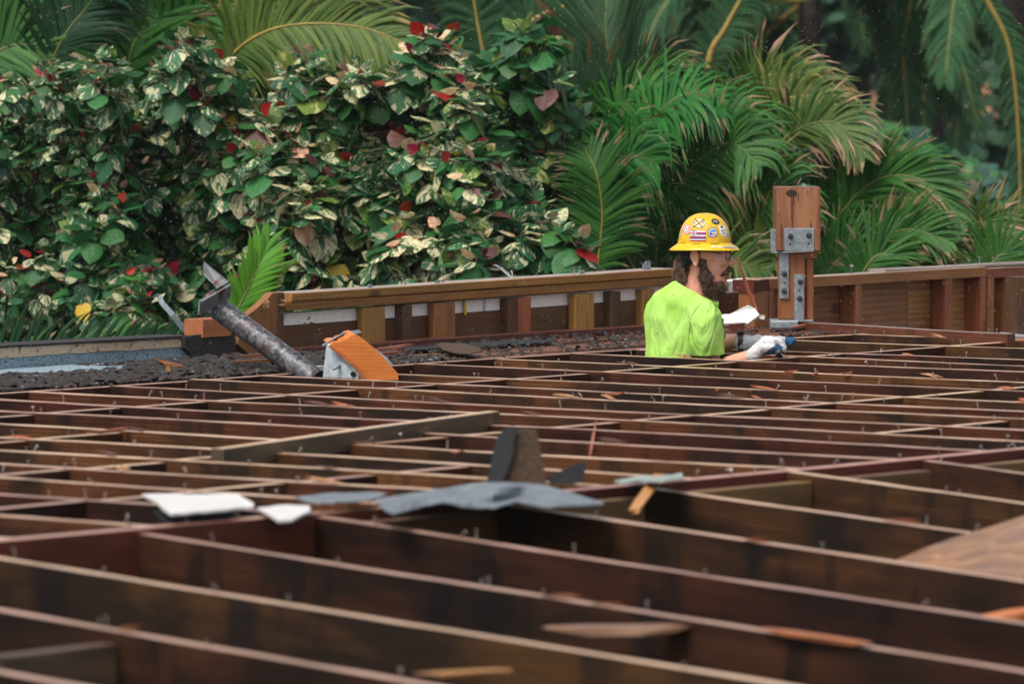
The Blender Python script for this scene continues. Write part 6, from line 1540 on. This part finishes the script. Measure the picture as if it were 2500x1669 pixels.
# cuff ribs in red and the pull of the knit
for pts in ([L_(1813, 815, 0), L_(1812, 825, -.035), L_(1812, 840, -.037), L_(1815, 858, -.01)],): tube('cuff_ring', catmull(pts, 10), .0015, flatm('cuff_red', (.3, .08, .08)), gl_, 5)
# watch on his left wrist
wd = (WRL - ELL).normalized(); wc = L_(1807, 832, .0)
v, f = tube_geo([wc - Vector((.011, 0, 0)), wc + Vector((.011, 0, .0))], [.0365, .0365], 22); wt = link('watch', mesh('watch', [a-wc for a in v], f, smooth=False), person, M['watch'], Matrix.Translation(wc))
for z0_, z1_, w_ in ((.030, .043, .020), (-.030, -.044, .016)):
    p_ = wc + Vector((0, -.012, 0)); plank('watch_case', p_ + Vector((-w_*.85, 0, max(z0_, z1_))), p_ + Vector((w_*.85, 0, max(z0_, z1_))), .034, abs(z1_-z0_), M['watch'], wt, bev=.003)
# hand tool held in the right glove
tool = empty('hand_tool', R_(1902, 862, -.07), 'dark round ended hand tool gripped in the nearer glove', 'tool')
tube('handle', [R_(1892, 846, -.02), R_(1902, 860, -.07)], [.014, .016], M['watch'], tool, 14)
tube('tool_head', [R_(1901, 859, -.068), R_(1905, 865, -.085)], [.0185, .0175], M['bolt'], tool, 16)
tube('shaft', [R_(1906, 862, -.086), R_(1916, 872, -.12)], [.0024, .0024], M['nail'], tool, 8)

# ================================================================== rain
rr = random.Random(99); v = []; f = []
for k in range(4500):
    Y = rr.uniform(13.5, 24.5); x = rr.uniform(-60, 2560); y = rr.uniform(-60, 1050 if rr.random() < .3 else 850)
    p = D(x, y, Y)
    if p.z < .02: continue
    r = rr.uniform(.0006, .0013)*(Y/21); h = r*rr.uniform(1, 1.6); b = len(v)
    v += [p + Vector((r, 0, 0)), p + Vector((0, r, 0)), p - Vector((r, 0, 0)), p - Vector((0, r, 0)), p + Vector((0, 0, h)), p - Vector((0, 0, h))]
    f += [(b, b+1, b+4), (b+1, b+2, b+4), (b+2, b+3, b+4), (b+3, b, b+4), (b+1, b, b+5), (b+2, b+1, b+5), (b+3, b+2, b+5), (b, b+3, b+5)]
t = NT('rain_drop'); t.b.inputs['Base Color'].default_value = (.9, .93, .95, 1); t.b.inputs['Roughness'].default_value = .1; M['rain'] = t.m
tag(link('rain', mesh('rain', v, f, smooth=True), None, M['rain']), 'fine rain drops scattered in the air in front of the vegetation', 'rain', kind='stuff')

# air full of drizzle: one even volume round the camera and the scene
hz = bpy.data.materials.new('drizzle_air'); hz.use_nodes = True; hz.node_tree.nodes.clear()
ho = hz.node_tree.nodes.new('ShaderNodeOutputMaterial'); pv = hz.node_tree.nodes.new('ShaderNodeVolumePrincipled')
pv.inputs['Color'].default_value = (.80, .90, .86, 1); pv.inputs['Density'].default_value = .0003; pv.inputs['Anisotropy'].default_value = .1
hz.node_tree.links.new(pv.outputs[0], ho.inputs['Volume'])
X0, X1, Y0_, Y1_, Z0, Z1 = -170, 170, -6, 245, -4.6, 28
vv = [(x, y, z) for x in (X0, X1) for y in (Y0_, Y1_) for z in (Z0, Z1)]
hme = mesh('haze', vv, [(0, 1, 3, 2), (4, 6, 7, 5), (0, 4, 5, 1), (2, 3, 7, 6), (0, 2, 6, 4), (1, 5, 7, 3)])
ho_ = link('haze', hme, None, hz); ho_['kind'] = 'stuff'; ho_['label'] = 'thin pale drizzle haze filling the air over the whole place'
